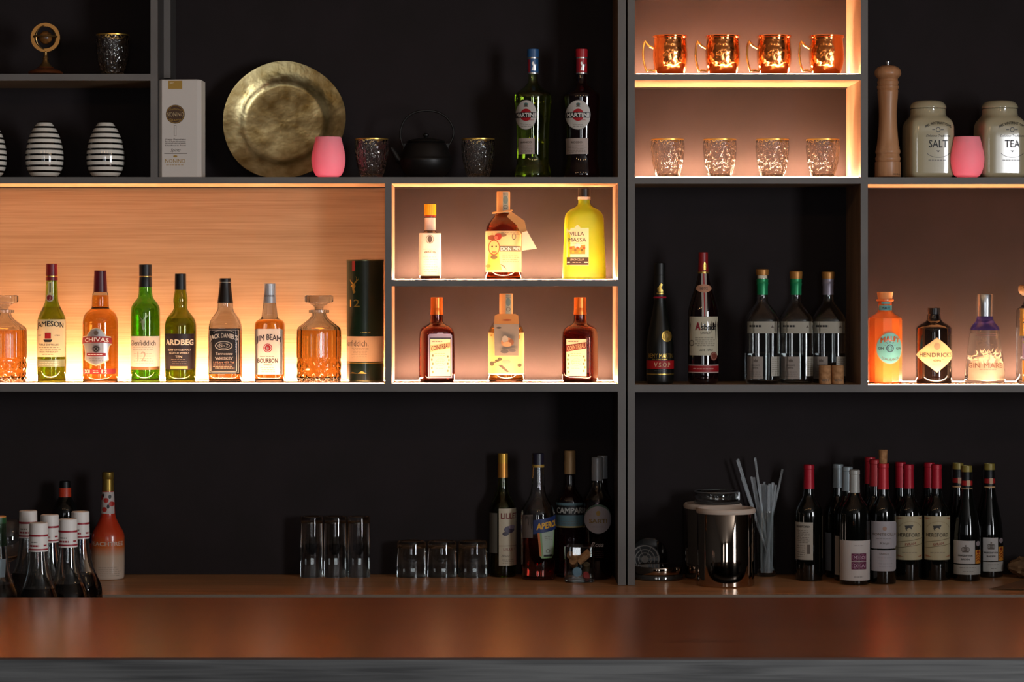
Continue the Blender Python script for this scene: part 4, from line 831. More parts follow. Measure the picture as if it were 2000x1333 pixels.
for q in range(7):
    a = math.radians(180 + 30 * q - 0); 
    if q in (1, 2, 4, 5, 3): L.poly([(1733 + 10 * math.cos(a) - .5, 680 + 10 * math.sin(a)), (1733 + 10 * math.cos(a) + .8, 680 + 10 * math.sin(a)), (1733 + 14 * math.cos(a) + .5, 680 + 14 * math.sin(a)), (1733 + 14 * math.cos(a) - .5, 680 + 14 * math.sin(a))], INK2, 3)
L.text('GIN', 1711, 1721, 680, 5, INK, 2, bold=.03); L.text('GIN', 1745, 1755, 680, 5, INK, 2, bold=.03); L.text('CON ARANCIA', 1717, 1750, 698, 5, INK2, 2, bold=.02, arc=-4); L.done('round_label')
b = it('apothecary_gin_bottle', 1824, 0.09, zb, 'squat dark brown apothecary gin bottle with diamond shaped cream label', 'bottle')
b.body([(748, 34), (744, 35), (700, 35), (645, 35), (640, 34), (635, 28), (630, 18.5), (626, 14), (617, 12.8), (614, 12)], mat('130d0b', .05, coat=.6, key='hend'), 'glass_body', glass=False, seg=48)
cap(b, 601.5, 615, 11.8, mat('151312', .35), rib=20)
L = Lab(b); dm = [(1824 + 35 * x, 693 + 34 * y) for x, y in ((-1, 0), (-.8, -.32), (-.35, -.72), (0, -1), (.35, -.72), (.8, -.32), (1, 0), (.8, .32), (.35, .72), (0, 1), (-.35, .72), (-.8, .32))]
L.poly(dm, mat('d8b98a', .6)); L.poly([(1824 + (x - 1824) * .93, 693 + (y - 693) * .93) for x, y in dm], mat('e2c48e', .6), 1); L.text("HENDRICK'S", 1794, 1854, 692.5, 8.5, INK2, 2, bold=.01); L.text('GIN', 1817, 1831, 704, 4.5, INK2, 2, bold=.01); L.text('*', 1811, 1814, 702, 4, INK2, 2); L.text('*', 1834, 1837, 702, 4, INK2, 2); L.disc(1824, 676, 6, mat('b09a78', .6), 2, ry=7); L.lines(1814, 1834, 711, 714, 1, INK2, 2, wd=.7); L.done('diamond_label')
b = it('flared_gin_bottle', 1923.5, 0.095, zb, 'flared clear gin bottle with tall metal cap and violet shoulder', 'bottle')
b.body([(749.5, 38), (744, 39.5), (730, 39), (700, 35.5), (670, 31.5), (648, 28.5), (642, 27.5), (637, 25), (630, 18.5), (622, 14.6), (617, 14)], CLEAR, 'glass_body', liquid=WATER, level=652, thick=3.2, foot=12, seg=56)
b.lathe('violet_shoulder', [(645, 28.6), (640, 27.4), (634, 22.5), (627, 16.9), (618, 14.8)], mat((.16, .12, .55), 0.05, trans=.85, key='violet'), sm=1, off=.0006)
b.lathe('cap', [(618, 15.6), (600, 16), (576, 17), (574.5, 16.2)], mat('c9cdd2', .25, metal=.95))
CP = mat('f2dcb4', .6); L = Lab(b); rnd = random.Random(3)
for q in range(90):
    a = rnd.uniform(0, math.pi); rr2 = rnd.uniform(4, 31); x = 1923.5 + rr2 * 1.1 * math.cos(a); y = 707 - rr2 * .85 * math.sin(a); t = rnd.uniform(0, math.pi); l = 4.6
    if abs(x - 1923.5) > 31: continue
    L.poly([(x - l * math.cos(t), y - l * math.sin(t)), (x - 1.1 * math.sin(t), y + 1.1 * math.cos(t)), (x + l * math.cos(t), y + l * math.sin(t)), (x + 1.1 * math.sin(t), y - 1.1 * math.cos(t))], CP, 1)
L.text('GIN MARE', 1889.5, 1951, 713, 10, mat('7a5a48', .5), 2, bold=.01); L.lines(1906, 1942, 720, 723, 1, mat('8a6a58', .5), 2, wd=.7); L.lines(1902, 1946, 650, 657, 2, mat('6a4a58', .5), 2, wd=.7); L.poly([(1888, 742), (1889.5, 712), (1900, 698), (1923, 692), (1946, 698), (1957, 712), (1959, 742)], mat('f3e2c8', .45, trans=.8, key='frostprint'), 0); L.done('printed_foliage')
b = it('square_gin_bottle', 2015, 0.10, zb, 'clear square bottle with yellow label cut off by the right picture edge', 'bottle')
b.body([(748, 27, 4, 1), (745, 28, 4, 1), (606, 28, 4, 1), (602, 26, 3, 1), (600, 20, 2.4, 1), (586, 14, 2, 1), (578, 16, 2, 1)], CLEAR, 'glass_body', liquid=WATER, level=640, thick=3, foot=9, seg=48); b.lathe('stopper', [(578, 17), (572, 25), (560, 26), (557, 22)], noisy('8a6a42', '4a3a2a', .6, 120), sm=1)
L = Lab(b); L.rect(1988, 2042, 603, 656, mat('e8b85c', .6)); L.rect(1988, 2042, 622, 625, mat('d8902c', .5), 1); L.rect(1993, 2040, 628.5, 631, INK, 1); L.done('upper_label'); L = Lab(b); L.rect(1992, 2040, 660, 700, mat('8a7a98', .6)); L.rect(1992, 2040, 704, 745, mat('d8953c', .6)); 
for q in range(9): L.disc(1996 + (q * 7) % 40, 668 + (q * 11) % 60, 3, (mat('6c8a3c', .5), mat('b8382c', .5))[q % 2], 1)
L.done('lower_label')

# ================================================================ on the back counter
def on(name, cx, dc, label, cat, group=None, rot=0.0): return Item(name, cx, dc, ZCT, label, cat, group, rot)
WINE = mat('090a08', 0.07, coat=0.5, key='wineglass')
CAPR = 'b0182c'
def wine(cx, dc, top, capb, hw, capc, label, group, sl=0, hc=10.3, rings=True, name='wine_bottle', gold=False):
    b = on(name, cx, dc, label, 'bottle', group)
    if sl:   # sloping shoulders
        pr = [(None, hw - 1), (1135, hw), (1060, hw), (1035, hw * .97), (1010, hw * .84), (985, hw * .62), (965, hw * .47), (950, 10.5), (940, 10)]
    else: pr = [(None, hw - 1), (1135, hw), (1010, hw), (998, hw * .97), (988, hw * .84), (979, hw * .62), (971, hw * .45), (962, 10.6), (capb - 4, 9.8)]
    pr = [(p[0] if p[0] is None else min(p[0], 560 + (ZC - ZCT) * F / dc - 4), p[1]) for p in pr]
    pr.append((capb - 8, 9.6)); b.body(pr, WINE, 'glass_body', glass=False, seg=48)
    cm = mat(capc, .4, metal=.15)
    b.lathe('capsule', [(capb, hc + .4), (capb - 12, hc), (top + 9, hc - .4), (top + 8, hc + .3), (top + 1, hc), (top, hc - 1.2)], cm)
    return b
GRC = 'red capped wine bottles standing in the back row'
# label helpers for small print
def wl(b, x0, x1, y0, y1, c='b9b2a6'):
    L = Lab(b); L.rect(x0, x1, y0, y1, mat(c, .55)); return L
b = wine(1580, 6.727, 908, 955, 26.5, CAPR, 'red capped wine bottle with back label turned forward, nearest the straw glass', None)
L = wl(b, 1553.5, 1584.5, 1019, 1092, 'a89f92'); L.text('HEREFORD', 1555, 1578, 1027, 4, INK, 1, bold=.02); L.lines(1555, 1578, 1033, 1060, 8, INK2, 1, wd=.8); L.lines(1555, 1570, 1062, 1088, 6, INK2, 1, wd=.8, seed=3); L.rect(1573, 1579, 1062, 1080, INK2, 1); L.done('back_label')
L = wl(b, 1603.3, 1606, 1008, 1090, '8f8672'); L.done('front_label_edge')
G2 = 'pale capped wine bottles'
b = wine(1637, 6.795, 907, 953, 25, '8c979c', 'wine bottle with pale blue grey capsule, rearmost of the pale capped three', G2); L = wl(b, 1611, 1621, 1040, 1114, '6c6f74'); L.done('label')
b = wine(1655, 6.722, 912, 959, 26, '8c979c', 'wine bottle with pale blue grey capsule, middle of the pale capped three', G2); L = wl(b, 1630, 1637, 1046, 1122, 'a49c92'); L.done('label')
b = wine(1669, 6.640, 918, 966, 29.5, 'a8a7a2', 'wine bottle with white capsule and purple four square emblem on its label', G2)
b.prof = b.prof; L = wl(b, 1640, 1698.3, 1054, 1132, 'c3bab4'); PU = mat('5c1238', .5)
for i, (ch, xx, yy) in enumerate((('M', 1659, 1079), ('O', 1674, 1079), ('D', 1659, 1095), ('A', 1674, 1095))):
    L.rect(xx, xx + 14, yy, yy + 15, PU, 1); L.ring(xx + 7, yy + 7.5, 6, .6, mat('a8708c', .5), 2); L.text(ch, xx + 4, xx + 10.5, yy + 7.5, 6.5, mat('c9a8b8', .5), 3, bold=.02)
L.lines(1664, 1684, 1062, 1065, 1, INK2, 1, wd=.7); L.lines(1663, 1684, 1122, 1127, 1, INK2, 1, wd=1); L.done('label', 'white label with purple four square emblem')
for yy, hw in ((951, 10.9), (954, 10.9)): pass
wine(1699, 6.808, 893, 945, 24, 'a3202c', 'red capped wine bottle behind the corked one, leftmost of the back row', GRC)
wine(1708.5, 6.737, 898, 950, 25, 'a8262c', 'red capped wine bottle directly behind the corked one', GRC)
b = wine(1724.7, 6.653, 905.6, 956, 25.5, 'b8202c', 'opened wine bottle with cork pushed in its neck and two part white label', None, hc=11)
b.lathe('cork', [(906, 7.6), (880, 8.8), (879, 8.4)], CORK)
L = Lab(b); L.poly([(1700, 1017), (1746, 1017), (1749, 1021), (1749, 1064), (1745, 1070), (1700, 1070)], mat('a59fa2', .55)); L.text('MONTECILLO', 1702, 1747, 1042, 5, mat('6c5c50', .5), 1, bold=.01); L.text('Rioja', 1715, 1733, 1059, 4.5, INK2, 1, shear=.3); L.disc(1724, 1031, 4, mat('9a7a68', .5), 1); L.lines(1708, 1740, 1048, 1053, 1, INK2, 1, wd=.6); L.done('upper_label')
L = Lab(b); L.poly([(1700, 1073), (1748, 1073), (1748, 1110), (1744, 1114), (1700, 1114)], mat('a59fa2', .55)); L.text('CRIANZA', 1714, 1732, 1080, 3.6, mat('6c5c50', .5), 1); L.lines(1710, 1740, 1085, 1108, 4, mat('8a8484', .5), 1, wd=.6); L.done('lower_label')
wine(1759, 6.815, 903, 953, 24, CAPR, 'red capped wine bottle behind the left cream bull head label', GRC)
wine(1815, 6.815, 904, 953, 24, CAPR, 'red capped wine bottle behind the right cream bull head label', GRC)
def hereford(cx, label):
    b = wine(cx, 6.735, 907.5, 954, 26.3, CAPR, label, 'wine bottles with cream bull head labels')
    L = wl(b, cx - 24.8, cx + 24.8, 1007, 1092, 'b3a583'); x = cx + 3
    L.disc(x - 7, 1030, 6, mat('3a3630', .5), 1, ry=5.5); L.disc(x - 6, 1033, 4, mat('b3a583', .5), 2, ry=3.6); L.poly([(x - 14, 1025), (x + 2, 1024), (x + 1, 1027), (x - 13, 1028)], mat('3a3630', .5), 2)
    L.text('HEREFORD', cx - 22, cx + 19, 1043, 7, mat('4a4030', .5), 1, bold=.02); L.text('SYRAH', cx - 11, cx + 9, 1060.5, 5, mat('8a3a2c', .5), 1, bold=.02, slope=3); L.ring(cx, 1032, 22, .8, mat('8f7a58', .5), 1, ry=15, a0=190, a1=350)
    for y0, y1 in ((1059, 1050), (1070, 1061)): L.poly([(cx - 24, y0), (cx - 24, y0 - 1.2), (cx + 24, y1 - 1.2), (cx + 24, y1)], mat('7a6a4c', .5), 1)
    L.lines(cx - 16, cx + 16, 1075, 1080, 1, INK2, 1, wd=.7)
    for sx in (-1, 1):
        for yy in (1010, 1086): L.poly([(cx + sx * 23, yy), (cx + sx * 12, yy), (cx + sx * 23, yy + (4 if yy < 1050 else -4))], mat('9c6a4c', .5), 1)
    L.done('label', 'cream label with bull head and curved rules')
hereford(1774.4, 'wine bottle with cream bull head label, left one of the pair'); hereford(1829, 'wine bottle with cream bull head label, right one of the pair')
def burg(cx, dc, top, label, lab=True):
    hw = 26.5 if lab else 24
    b = wine(cx, dc, top, top + 9, hw, '8a7a38', label, 'sloping shouldered wine bottles with gold tops', sl=1, hc=10.5)
    q = b.prof
    b.lathe('neck_sleeve', [(top + 44, 10.8), (top + 12, 9.6), (top + 9, 9.8)], mat('101112', .4), off=.0003); b.lathe('sleeve_ring', cyl(top + 41, top + 44, 11.2), mat('c9a070', .4))
    b.prof = b.P([(top + 44, 11.2, 2, 1), (top + 9, 10.2, 2, 1)]); L = Lab(b); L.rect(cx - 10.8, cx + 10.8, top + 26, top + 35, mat('a01c1c', .5), 0); L.rect(cx - 2, cx + 5, top + 25, top + 36, mat('c9a080', .5), 1); L.done('neck_band'); b.prof = q
    return b
b = burg(1871, 6.805, 908, 'gold topped sloping wine bottle standing behind its twin', False)
def blab(b, cx, x0, x1, y):
    L = Lab(b); xs = x1 - 12; L.rect(x0, xs - 1, y, y + 45, mat('b3aeaa', .55)); xc = (x0 + xs) / 2
    for dx in (-6, -3, 0, 3, 6): L.ring(xc + dx * .7, y + 17, 3.4, .9, INK2, 1, ry=5, n=12)
    L.rect(xc - 6, xc + 6, y + 21, y + 22.5, INK2, 1); L.disc(xc, y + 10, 1.6, INK2, 1); L.text('MARKGRAF VON', xc - 13, xc + 13, y + 29, 3.4, INK, 1, bold=.02); L.text('BADEN', xc - 8, xc + 8, y + 36, 3.4, INK, 1, bold=.02)
    L.rect(xs, x1, y + 18, y + 45, mat('c9822c', .5)); 
    for q in range(3): L.poly([(xs + 1, y + 30 + q * 5), (xs + 6, y + 25 + q * 5), (x1 - 1, y + 30 + q * 5), (x1 - 1, y + 32 + q * 5), (xs + 6, y + 27 + q * 5), (xs + 1, y + 32 + q * 5)], mat('8a2c14', .5), 1)
    L.disc(xs + 6, y + 22, 3, mat('8a2c14', .5), 1); L.disc(xs + 6, y + 6, 4.5, mat('8f8284', .5), 0, ry=5); L.done('label', 'white label with crown and amber shield')
    L = Lab(b); L.rect(x0, x1, y + 47, y + 66, mat('a8a49c', .55)); L.lines(x0 + 8, x1 - 8, y + 50, y + 55, 1, INK2, 1, wd=.8); L.lines(x0 + 14, x1 - 14, y + 58, y + 62, 1, INK2, 1, wd=.8); L.done('lower_label')
b = burg(1888, 6.722, 913, 'gold topped sloping wine bottle with crown label, in front of its twin'); blab(b, 1888, 1862, 1912.5, 1054.5)
b = burg(1932.5, 6.805, 909, 'gold topped sloping wine bottle with crown label, at the right end beside brown paper'); blab(b, 1932.5, 1916, 1957.5, 1048.5)
# aperitif bottles
b = on('aperitif_bottle', 982, 6.812, 'pale green aperitif bottle with gold cap and cream label turned right', 'bottle')
b.body([(None, 25), (1120, 26.5), (1000, 26.5), (990, 25.5), (980, 21), (970, 15), (960, 11), (950, 9.6), (930, 9.2)], OLIVEG, 'glass_body', liquid=mat((.85, .85, .35), 0, trans=1, ior=1.34, key='lil'), level=985, thick=2.5, foot=6)
cap(b, 886, 905, 9.8, mat('c8973a', .35, metal=.6)); b.lathe('capsule', [(933, 10.2), (905, 9.8)], mat('c8873a', .35, metal=.6))
L = wl(b, 974, 1008.2, 992, 1103, 'b8ab93'); L.text('LILLET', 978, 1007.5, 1006, 11, mat('7a2c28', .5), 1, bold=.03); L.disc(994, 1033, 10, mat('4c4456', .5), 1, ry=7); L.disc(987, 1041, 6, mat('3c3440', .5), 2, ry=4); L.disc(999, 1028, 6, mat('8a7a8c', .5), 2, ry=4); L.rect(974, 1007.5, 1064, 1064.8, INK2, 1); L.text('LILLET', 983, 1005, 1071, 5, mat('7a2c28', .5), 1); L.text('Blanc', 979, 995, 1084, 4.5, INK2, 1, shear=.3); L.lines(980, 1006, 1090, 1100, 3, INK2, 1, wd=.6); L.done()
L = wl(b, 956, 971, 1001, 1079, '5e5b52'); L.done('back_label')
b = on('aperitif_bottle', 1051, 6.75, 'half empty red aperitif bottle with slanted blue label and dark cap', 'bottle')
b.body([(None, 31), (1128, 33.5), (1010, 34), (1000, 33), (990, 29), (978, 21), (966, 15.5), (950, 13), (925, 11.6), (908, 11.2)], CLEAR, 'glass_body', liquid=REDLIQ, level=1050, thick=2.6, foot=8, seg=48)
cap(b, 886, 909, 11.4, mat('1d1828', .35), hw2=11.8); b.lathe('cap_ring', cyl(908, 913, 11.9), mat('a8873a', .4))
L = Lab(b); L.poly([(1041, 1014), (1084.5, 1005), (1084.5, 1032), (1041, 1041)], mat('1c2c5c', .5), 1); L.text('APEROL', 1047, 1084, 1023, 12, mat('d8a02c', .5), 2, bold=.05, slope=7)
L.poly([(1049, 1039), (1082.5, 1032), (1080, 1082), (1077, 1088), (1057, 1088), (1053, 1083)], mat('6f8f5c', .5)); L.poly([(1057, 1039), (1080, 1034), (1078, 1083), (1060, 1083)], mat('9aa596', .5), 1); L.poly([(1049, 1039), (1053, 1038), (1057, 1084), (1053, 1083)], mat('b8602c', .5), 1)
L.lines(1062, 1077, 1045, 1054, 3, INK2, 2, wd=.7); L.ring(1069, 1074, 4, 1, INK2, 2); L.rect(1061, 1078, 1081, 1085, INK, 2); L.done('label', 'slanted blue and green label')
b.prof = b.prof; L = Lab(b); L.poly([(1019, 1006), (1040, 1003), (1040, 1048), (1020, 1050)], mat('6c625c', .6)); L.done('back_label')
b = on('bitter_bottle', 1113, 6.808, 'dark red bitter bottle with tan cap and black banded label', 'bottle')
b.body([(None, 26), (1125, 27.5), (985, 27.5), (975, 26), (967, 21), (958, 14), (950, 10.8), (940, 10), (928, 9.8)], DARKR, 'glass_body', glass=False, seg=44)
b.lathe('cap', [(926, 11.2), (901, 11.2), (899, 10.8), (882, 11), (880.5, 10)], mat('a08058', .4, metal=.2))
L = wl(b, 1086.5, 1139.5, 981, 1029, '4f6a72'); L.rect(1086.5, 1139.5, 986, 1005, mat('101012', .5), 1); L.text('CAMPARI', 1088, 1137, 995.5, 11, mat('a8a8a4', .5), 2, bold=.04); L.lines(1092, 1134, 1010, 1024, 3, INK2, 1, wd=.8); L.rect(1086.5, 1139.5, 1026, 1029, mat('8c7c4c', .5), 1); L.done()
b = on('aperitif_bottle', 1166.5, 6.76, 'rose red aperitif bottle with grey screw cap and round white label', 'bottle')
b.body([(None, 25.5), (1126, 27.3), (985, 27.3), (975, 26), (965, 20), (955, 13), (945, 10.4), (938, 10)], CLEAR, 'glass_body', liquid=DKRED, level=975, thick=2.4, foot=7, seg=44)
b.lathe('cap', [(939, 11.3), (910, 11.3), (908.5, 10.8), (895, 11.1), (893.5, 10)], mat('9a9da2', .4, metal=.2))
L = Lab(b); L.disc(1167, 1011, 26, mat('55695c', .5), ry=27.5); L.disc(1167, 1014, 26, mat('a39ba0', .55), 1, ry=26.5); L.text('SARTI', 1150, 1184, 1016, 8, mat('8a7038', .5), 2, bold=.03); L.disc(1167, 1001, 4, mat('a8883c', .5), 2, ry=5); L.lines(1156, 1178, 1026, 1029, 1, INK2, 2, wd=.6); L.done('round_label')
L = Lab(b); L.text('Rosa', 1154, 1177, 1061.5, 9, mat('b8a8a8', .5), 0, shear=.3, bold=.02); L.lines(1156, 1178, 1073, 1088, 4, mat('6c3a3c', .5), 0, wd=.7); L.done('lettering')
b = on('aperitif_bottle', 1176.5, 6.826, 'bottle with grey white cap hidden behind the one with a round label', 'bottle')
b.body([(None, 19), (1115, 19.5), (985, 19.5), (975, 18), (962, 12), (948, 9.6), (935, 9.4)], DARKR, 'glass_body', glass=False); b.lathe('cap', [(935, 10.4), (891, 10.4), (890, 9)], mat('9a9da2', .4, metal=.2))
# tumbler of corks
b = on('cork_tumbler', 1131, 6.688, 'square glass tumbler filled with corks and bottle caps', 'glass')
b.body([(None, 28, 6, 1), (1135, 29.5, 6, 1), (1068, 30, 6, 1), (1066, 29.6, 6, 1)], CLEAR, 'glass_body', thick=2.6, foot=9, seg=56, sm=0)
k = b.k
def loose(cx, py, dx, dp, rot, kind, label, mt, r=.0105, h=.04):
    o = bpy.data.objects.new(kind, None); COL.objects.link(o); d = b.d + dp
    o.location = (b.o.location.x + dx, b.o.location.y + dp, ZCT + .0006 + cx); o.rotation_euler = rot; tag(o, label, 'cork' if 'cork' in kind else 'cap', 'corks and caps inside the square tumbler')
    m = Mesh(); m.lathe([(r * .92, -h / 2), (r, -h / 2 + .001), (r, h / 2 - .001), (r * .92, h / 2)], mt, 24); m.obj('cork_body' if 'cork' in kind else 'cap_body', o)
loose(.025, 0, -.006, -.006, (math.radians(82), .1, .15), 'crown_cork', 'pale blue round bottle cap pressed against the glass of the tumbler', mat('6f93a8', .4), .0125, .008)
loose(.016, 0, .018, -.012, (.9, .9, .2), 'crown_cork', 'small red bottle cap at the bottom of the square tumbler', mat('a83c3c', .4), .011, .006)
loose(.0635, 0, .013, .000, (.35, .8, .3), 'wine_cork', 'tan wine cork leaning at the top of the tumbler', CORK)
loose(.048, 0, -.014, .010, (1.1, -.7, .2), 'wine_cork', 'wine cork lying deep in the tumbler behind the blue cap', CORK)
loose(.031, 0, .019, .010, (.4, -.5, .9), 'wine_cork', 'darker wine cork low at the right inside the tumbler', noisy('6c5a3c', '4a3c28', .8, 80), .0095, .034)
loose(.0655, 0, -.017, -.008, (.8, -1.0, .0), 'wine_cork', 'wine cork near the upper left rim of the tumbler', CORK, .0095, .032)
# upturned glasses
def upturned(cx, top, hw, dc, label, group, zn):
    b = on(zn, cx, dc, label, 'glass', group)
    P0 = [(None, hw)]
    k = b.k; H = b.z(top); r = hw * k; m = Mesh()
    out = [(r, 0), (r + .0003, .001), (r * .985, H * .5), (r * .97, H - .004), (r * .93, H)]
    inn = [(r * .80, H - .0005), (r * .82, H - .011), (r * .93, H - .016), (r - .0022, H * .5), (r - .0016, .001), (r - .0012, 0)]
    m.lathe(out + [(r * .78, H + .0001), (r * .72, H - .002)] , CLEAR, 56, cap0=False, cap1=True)
    v = [(r - .0012, 0), (r - .0020, H * .5), (r * .90, H - .018), (r * .6, H - .0125), (.0008, H - .0115)]
    m2 = Mesh(); m2.lathe(out + [(r * .78, H + .0001), (r * .72, H - .002)], CLEAR, 56, cap0=False, cap1=True); m2.lathe(v[::-1], CLEAR, 56, cap0=True, cap1=False)
    # ring joining both walls at the mouth
    n = 56; a = [(r * math.cos(2 * math.pi * (i + .5) / n), r * math.sin(2 * math.pi * (i + .5) / n), 0) for i in range(n)]; q = [((r - .0012) * math.cos(2 * math.pi * (i + .5) / n), (r - .0012) * math.sin(2 * math.pi * (i + .5) / n), 0) for i in range(n)]
    m2.add(a + q, [(i, (i + 1) % n, n + (i + 1) % n, n + i) for i in range(n)], CLEAR)
    m2.obj('glass_body', b.o, 40)
    return b
GT = 'tall upturned tumblers in the dark middle'; GS = 'short upturned tumblers in the dark middle'
for cx, q in ((609, 'tall upturned glass, leftmost of three on the empty counter stretch'), (655, 'tall upturned glass between two others of its height'), (701, 'tall upturned glass, rightmost of the three tall ones')): upturned(cx, 1009, 22.3, 6.80, q, GT, 'highball_glass')
for cx, q in ((804, 'short upturned glass, leftmost of the three short ones'), (863.5, 'short upturned glass in the middle of the short three'), (923.5, 'short upturned glass nearest the gold capped green bottle')): upturned(cx, 1057, 29, 6.805, q, GS, 'tumbler_glass')
# canisters
CHR = mat('b9a594', 0.05, metal=1.0, key='chrome'); RIMC = mat('c9b6a6', .5)
def canister(cx, dc, top, hw, label):
    b = on('metal_canister', cx, dc, label, 'canister', 'mirror finished canisters'); k = b.k; H = b.z(top); r = hw * k; m = Mesh()
    m.lathe([(r * .97, 0), (r, .003), (r, H - .012), (r - .001, H - .010), (r - .0015, H - .010), (r - .0015, .006), (.001, .005)], CHR, 72, cap1=True); m.obj('canister_body', b.o)
    m = Mesh(); m.lathe([(r * .95, H - .013), (r + .0012, H - .013), (r + .003, H - .008), (r + .0022, H - .003), (r - .001, H), (r * .93, H - .002), (r * .91, H - .012)], RIMC, 72, cap0=False, cap1=False); m.obj('rim', b.o, 60)
    m = Mesh(); m.lathe([(r * .93, H - .02), (r * .925, .012), (.001, .010)], RIMC, 48, cap0=False); m.obj('liner', b.o); return b, H
canister(1417.5, 6.612, 992, 56, 'mirror polished round canister with cream rim, in front')
b, Hc = canister(1392, 6.764, 983, 55, 'mirror polished canister carrying a glass lid, behind the front one')
DKG = mat((0.5, 0.45, 0.4), 0.02, trans=.9, ior=1.5, key='smoke')
o = Item('clip_lid', 1400, 6.766, ZCT + Hc, 'clear glass lid with steel clip ring lying on the rear canister', 'lid')
k = o.k; m = Mesh(); m.lathe([(44 * k, 0), (45 * k, .003), (45 * k, .006)], DKG, 56); m.obj('seal_disc', o.o)
m = Mesh(); m.lathe([(41 * k, .0062), (42.5 * k, .010), (42.5 * k, .028), (41 * k, .031), (39.5 * k, .031), (39.5 * k, .012), (.001, .011)], CLEAR, 64); m.obj('glass_lid', o.o)
m = Mesh(); m.tube([(43 * k * math.cos(a), 43 * k * math.sin(a), .030) for a in [2 * math.pi * i / 48 for i in range(48)]], .0014, SILVER, 8, closed=True); m.box(-.004 + 40 * k, .002 + 43 * k, -.006, .006, .008, .028, SILVER); m.obj('steel_ring', o.o)
o = on('clip_lid', 1286, 6.752, 'low round lid with bright steel band lying beside the central posts', 'lid')
k = o.k; m = Mesh(); m.lathe([(44 * k, 0), (48 * k, .004), (47.5 * k, .010), (44 * k, .014), (.001, .0145)], DKG, 64); m.obj('lid_base', o.o)
m = Mesh(); m.lathe([(43 * k, .0150), (45.5 * k, .0155), (46.5 * k, .020), (46.5 * k, .030), (45.5 * k, .034), (44 * k, .0345), (43 * k, .0335), (.001, .0325)], CHR, 64); m.obj('steel_band', o.o)
# vent cover standing against the wall
o = Item('vent_cover', 1267, 6.836, ZCT, 'black round lid with pale concentric vent rings leaning behind the low lid', 'lid')
k = o.k; m = Mesh(); rr = 36.5 * k; m.lathe([(rr * .97, -.004), (rr, -.003), (rr, .003), (rr * .97, .004)], mat('0c0b0c', .12, coat=.5), 64); q = m.obj('lid_disc', o.o); q.rotation_euler = (math.pi / 2, 0, 0); q.location = (0, .004, rr)
ox, oz = (1259.5 - 1267) * k, o.z(1093); PV = mat('9a9793', .45); m = Mesh()
def ringm(m, r, w, y, mt, n=48, x0=0, z0=0):
    vs = []; 
    for i in range(n):
        a = 2 * math.pi * i / n
        for rr_, yy in ((r - w, y), (r, y), (r, y - .0015), (r - w, y - .0015)): vs.append((x0 + rr_ * math.cos(a), yy, z0 + rr_ * math.sin(a)))
    m.add(vs, [(i * 4 + j, i * 4 + (j + 1) % 4, ((i + 1) % n) * 4 + (j + 1) % 4, ((i + 1) % n) * 4 + j) for i in range(n) for j in range(4)], mt, False)
for r, w_ in ((28, 2.4), (20, 1.8), (13.5, 1.8), (7, 6.9)): ringm(m, r * k, w_ * k, -.001, PV, x0=ox, z0=oz)
for q in range(7):
    a = 2 * math.pi * q / 7 + .2; m.tube([(ox + 6 * k * math.cos(a), -.0018, oz + 6 * k * math.sin(a)), (ox + 27 * k * math.cos(a), -.0018, oz + 27 * k * math.sin(a))], .0009, PV, 6)
m.obj('vent_rings', o.o)
m = Mesh(); m.lathe([(29.5 * k, -.004), (29.5 * k, .004)], mat('0c0b0c', .3), 40); q = m.obj('vent_seat', o.o); q.rotation_euler = (math.pi / 2, 0, 0); q.location = (ox, .0035, oz)
# straws
b = on('straw_glass', 1497, 6.812, 'glass tumbler holding clear drinking straws', 'glass')
b.body([(None, 17), (1120, 18), (1060, 19.5), (1000, 21.5), (998, 21.3)], CLEAR, 'glass_body', thick=1.8, foot=8, seg=48, sm=0)
k = b.k; SM = mat((.9, .96, 1.0), .06, trans=.75, ior=1.35, key='straw'); rnd = random.Random(5)
sp = [(-58, 899, .0), (-23, 894, 0), (32, 917, 0), (-49, 932, 0), (-55, 897, .004), (-29, 932, 0), (-24, 933, .003)] + [(-12 + i * 2.9, 944 + rnd.uniform(-2, 4), rnd.uniform(-.008, .01)) for i in range(11)]
used = []
for i, (tx, ty, yy) in enumerate(sp):
    zt = b.z(ty); bx_ = max(-11, min(11, -tx * .28 + rnd.uniform(-3, 3))) if abs(tx) > 14 else tx * .75
    # keep inside the mouth of the glass
    mx_ = bx_ + (tx - bx_) * (b.z(998) / zt)
    if abs(mx_) > 17: s_ = (17 * (1 if mx_ > 0 else -1) - bx_) / max(1e-6, (mx_ - bx_)); tx = bx_ + (tx - bx_) * min(1, s_ * 1.12) if abs(tx) < 45 else tx; bx_ = (17 * (1 if tx > 0 else -1) - tx * (b.z(998) / zt)) / (1 - b.z(998) / zt)
    bx_ = max(-14, min(14, bx_))
    o = bpy.data.objects.new('drinking_straw', None); COL.objects.link(o); o.location = b.o.location + Vector((0, yy + rnd.uniform(-.010, .010), .009))
    nm = {0: 'clear straw leaning farthest left out of the glass', 1: 'tallest upright clear straw in the glass', 2: 'clear straw leaning right out of the glass', 3: 'short clear straw leaning left at the glass rim'}.get(i, 'clear drinking straw in the upright bundle of the straw glass')
    o.name = 'drinking_straw'; tag(o, nm, 'straw', 'clear straws in the glass')
    m = Mesh(); p0 = Vector((bx_ * k, 0, 0)); p1 = Vector((tx * k, 0, zt - .009)); m.tube([p0, p1], .0031, SM, 10)
    q = m.obj('straw_tube', o)
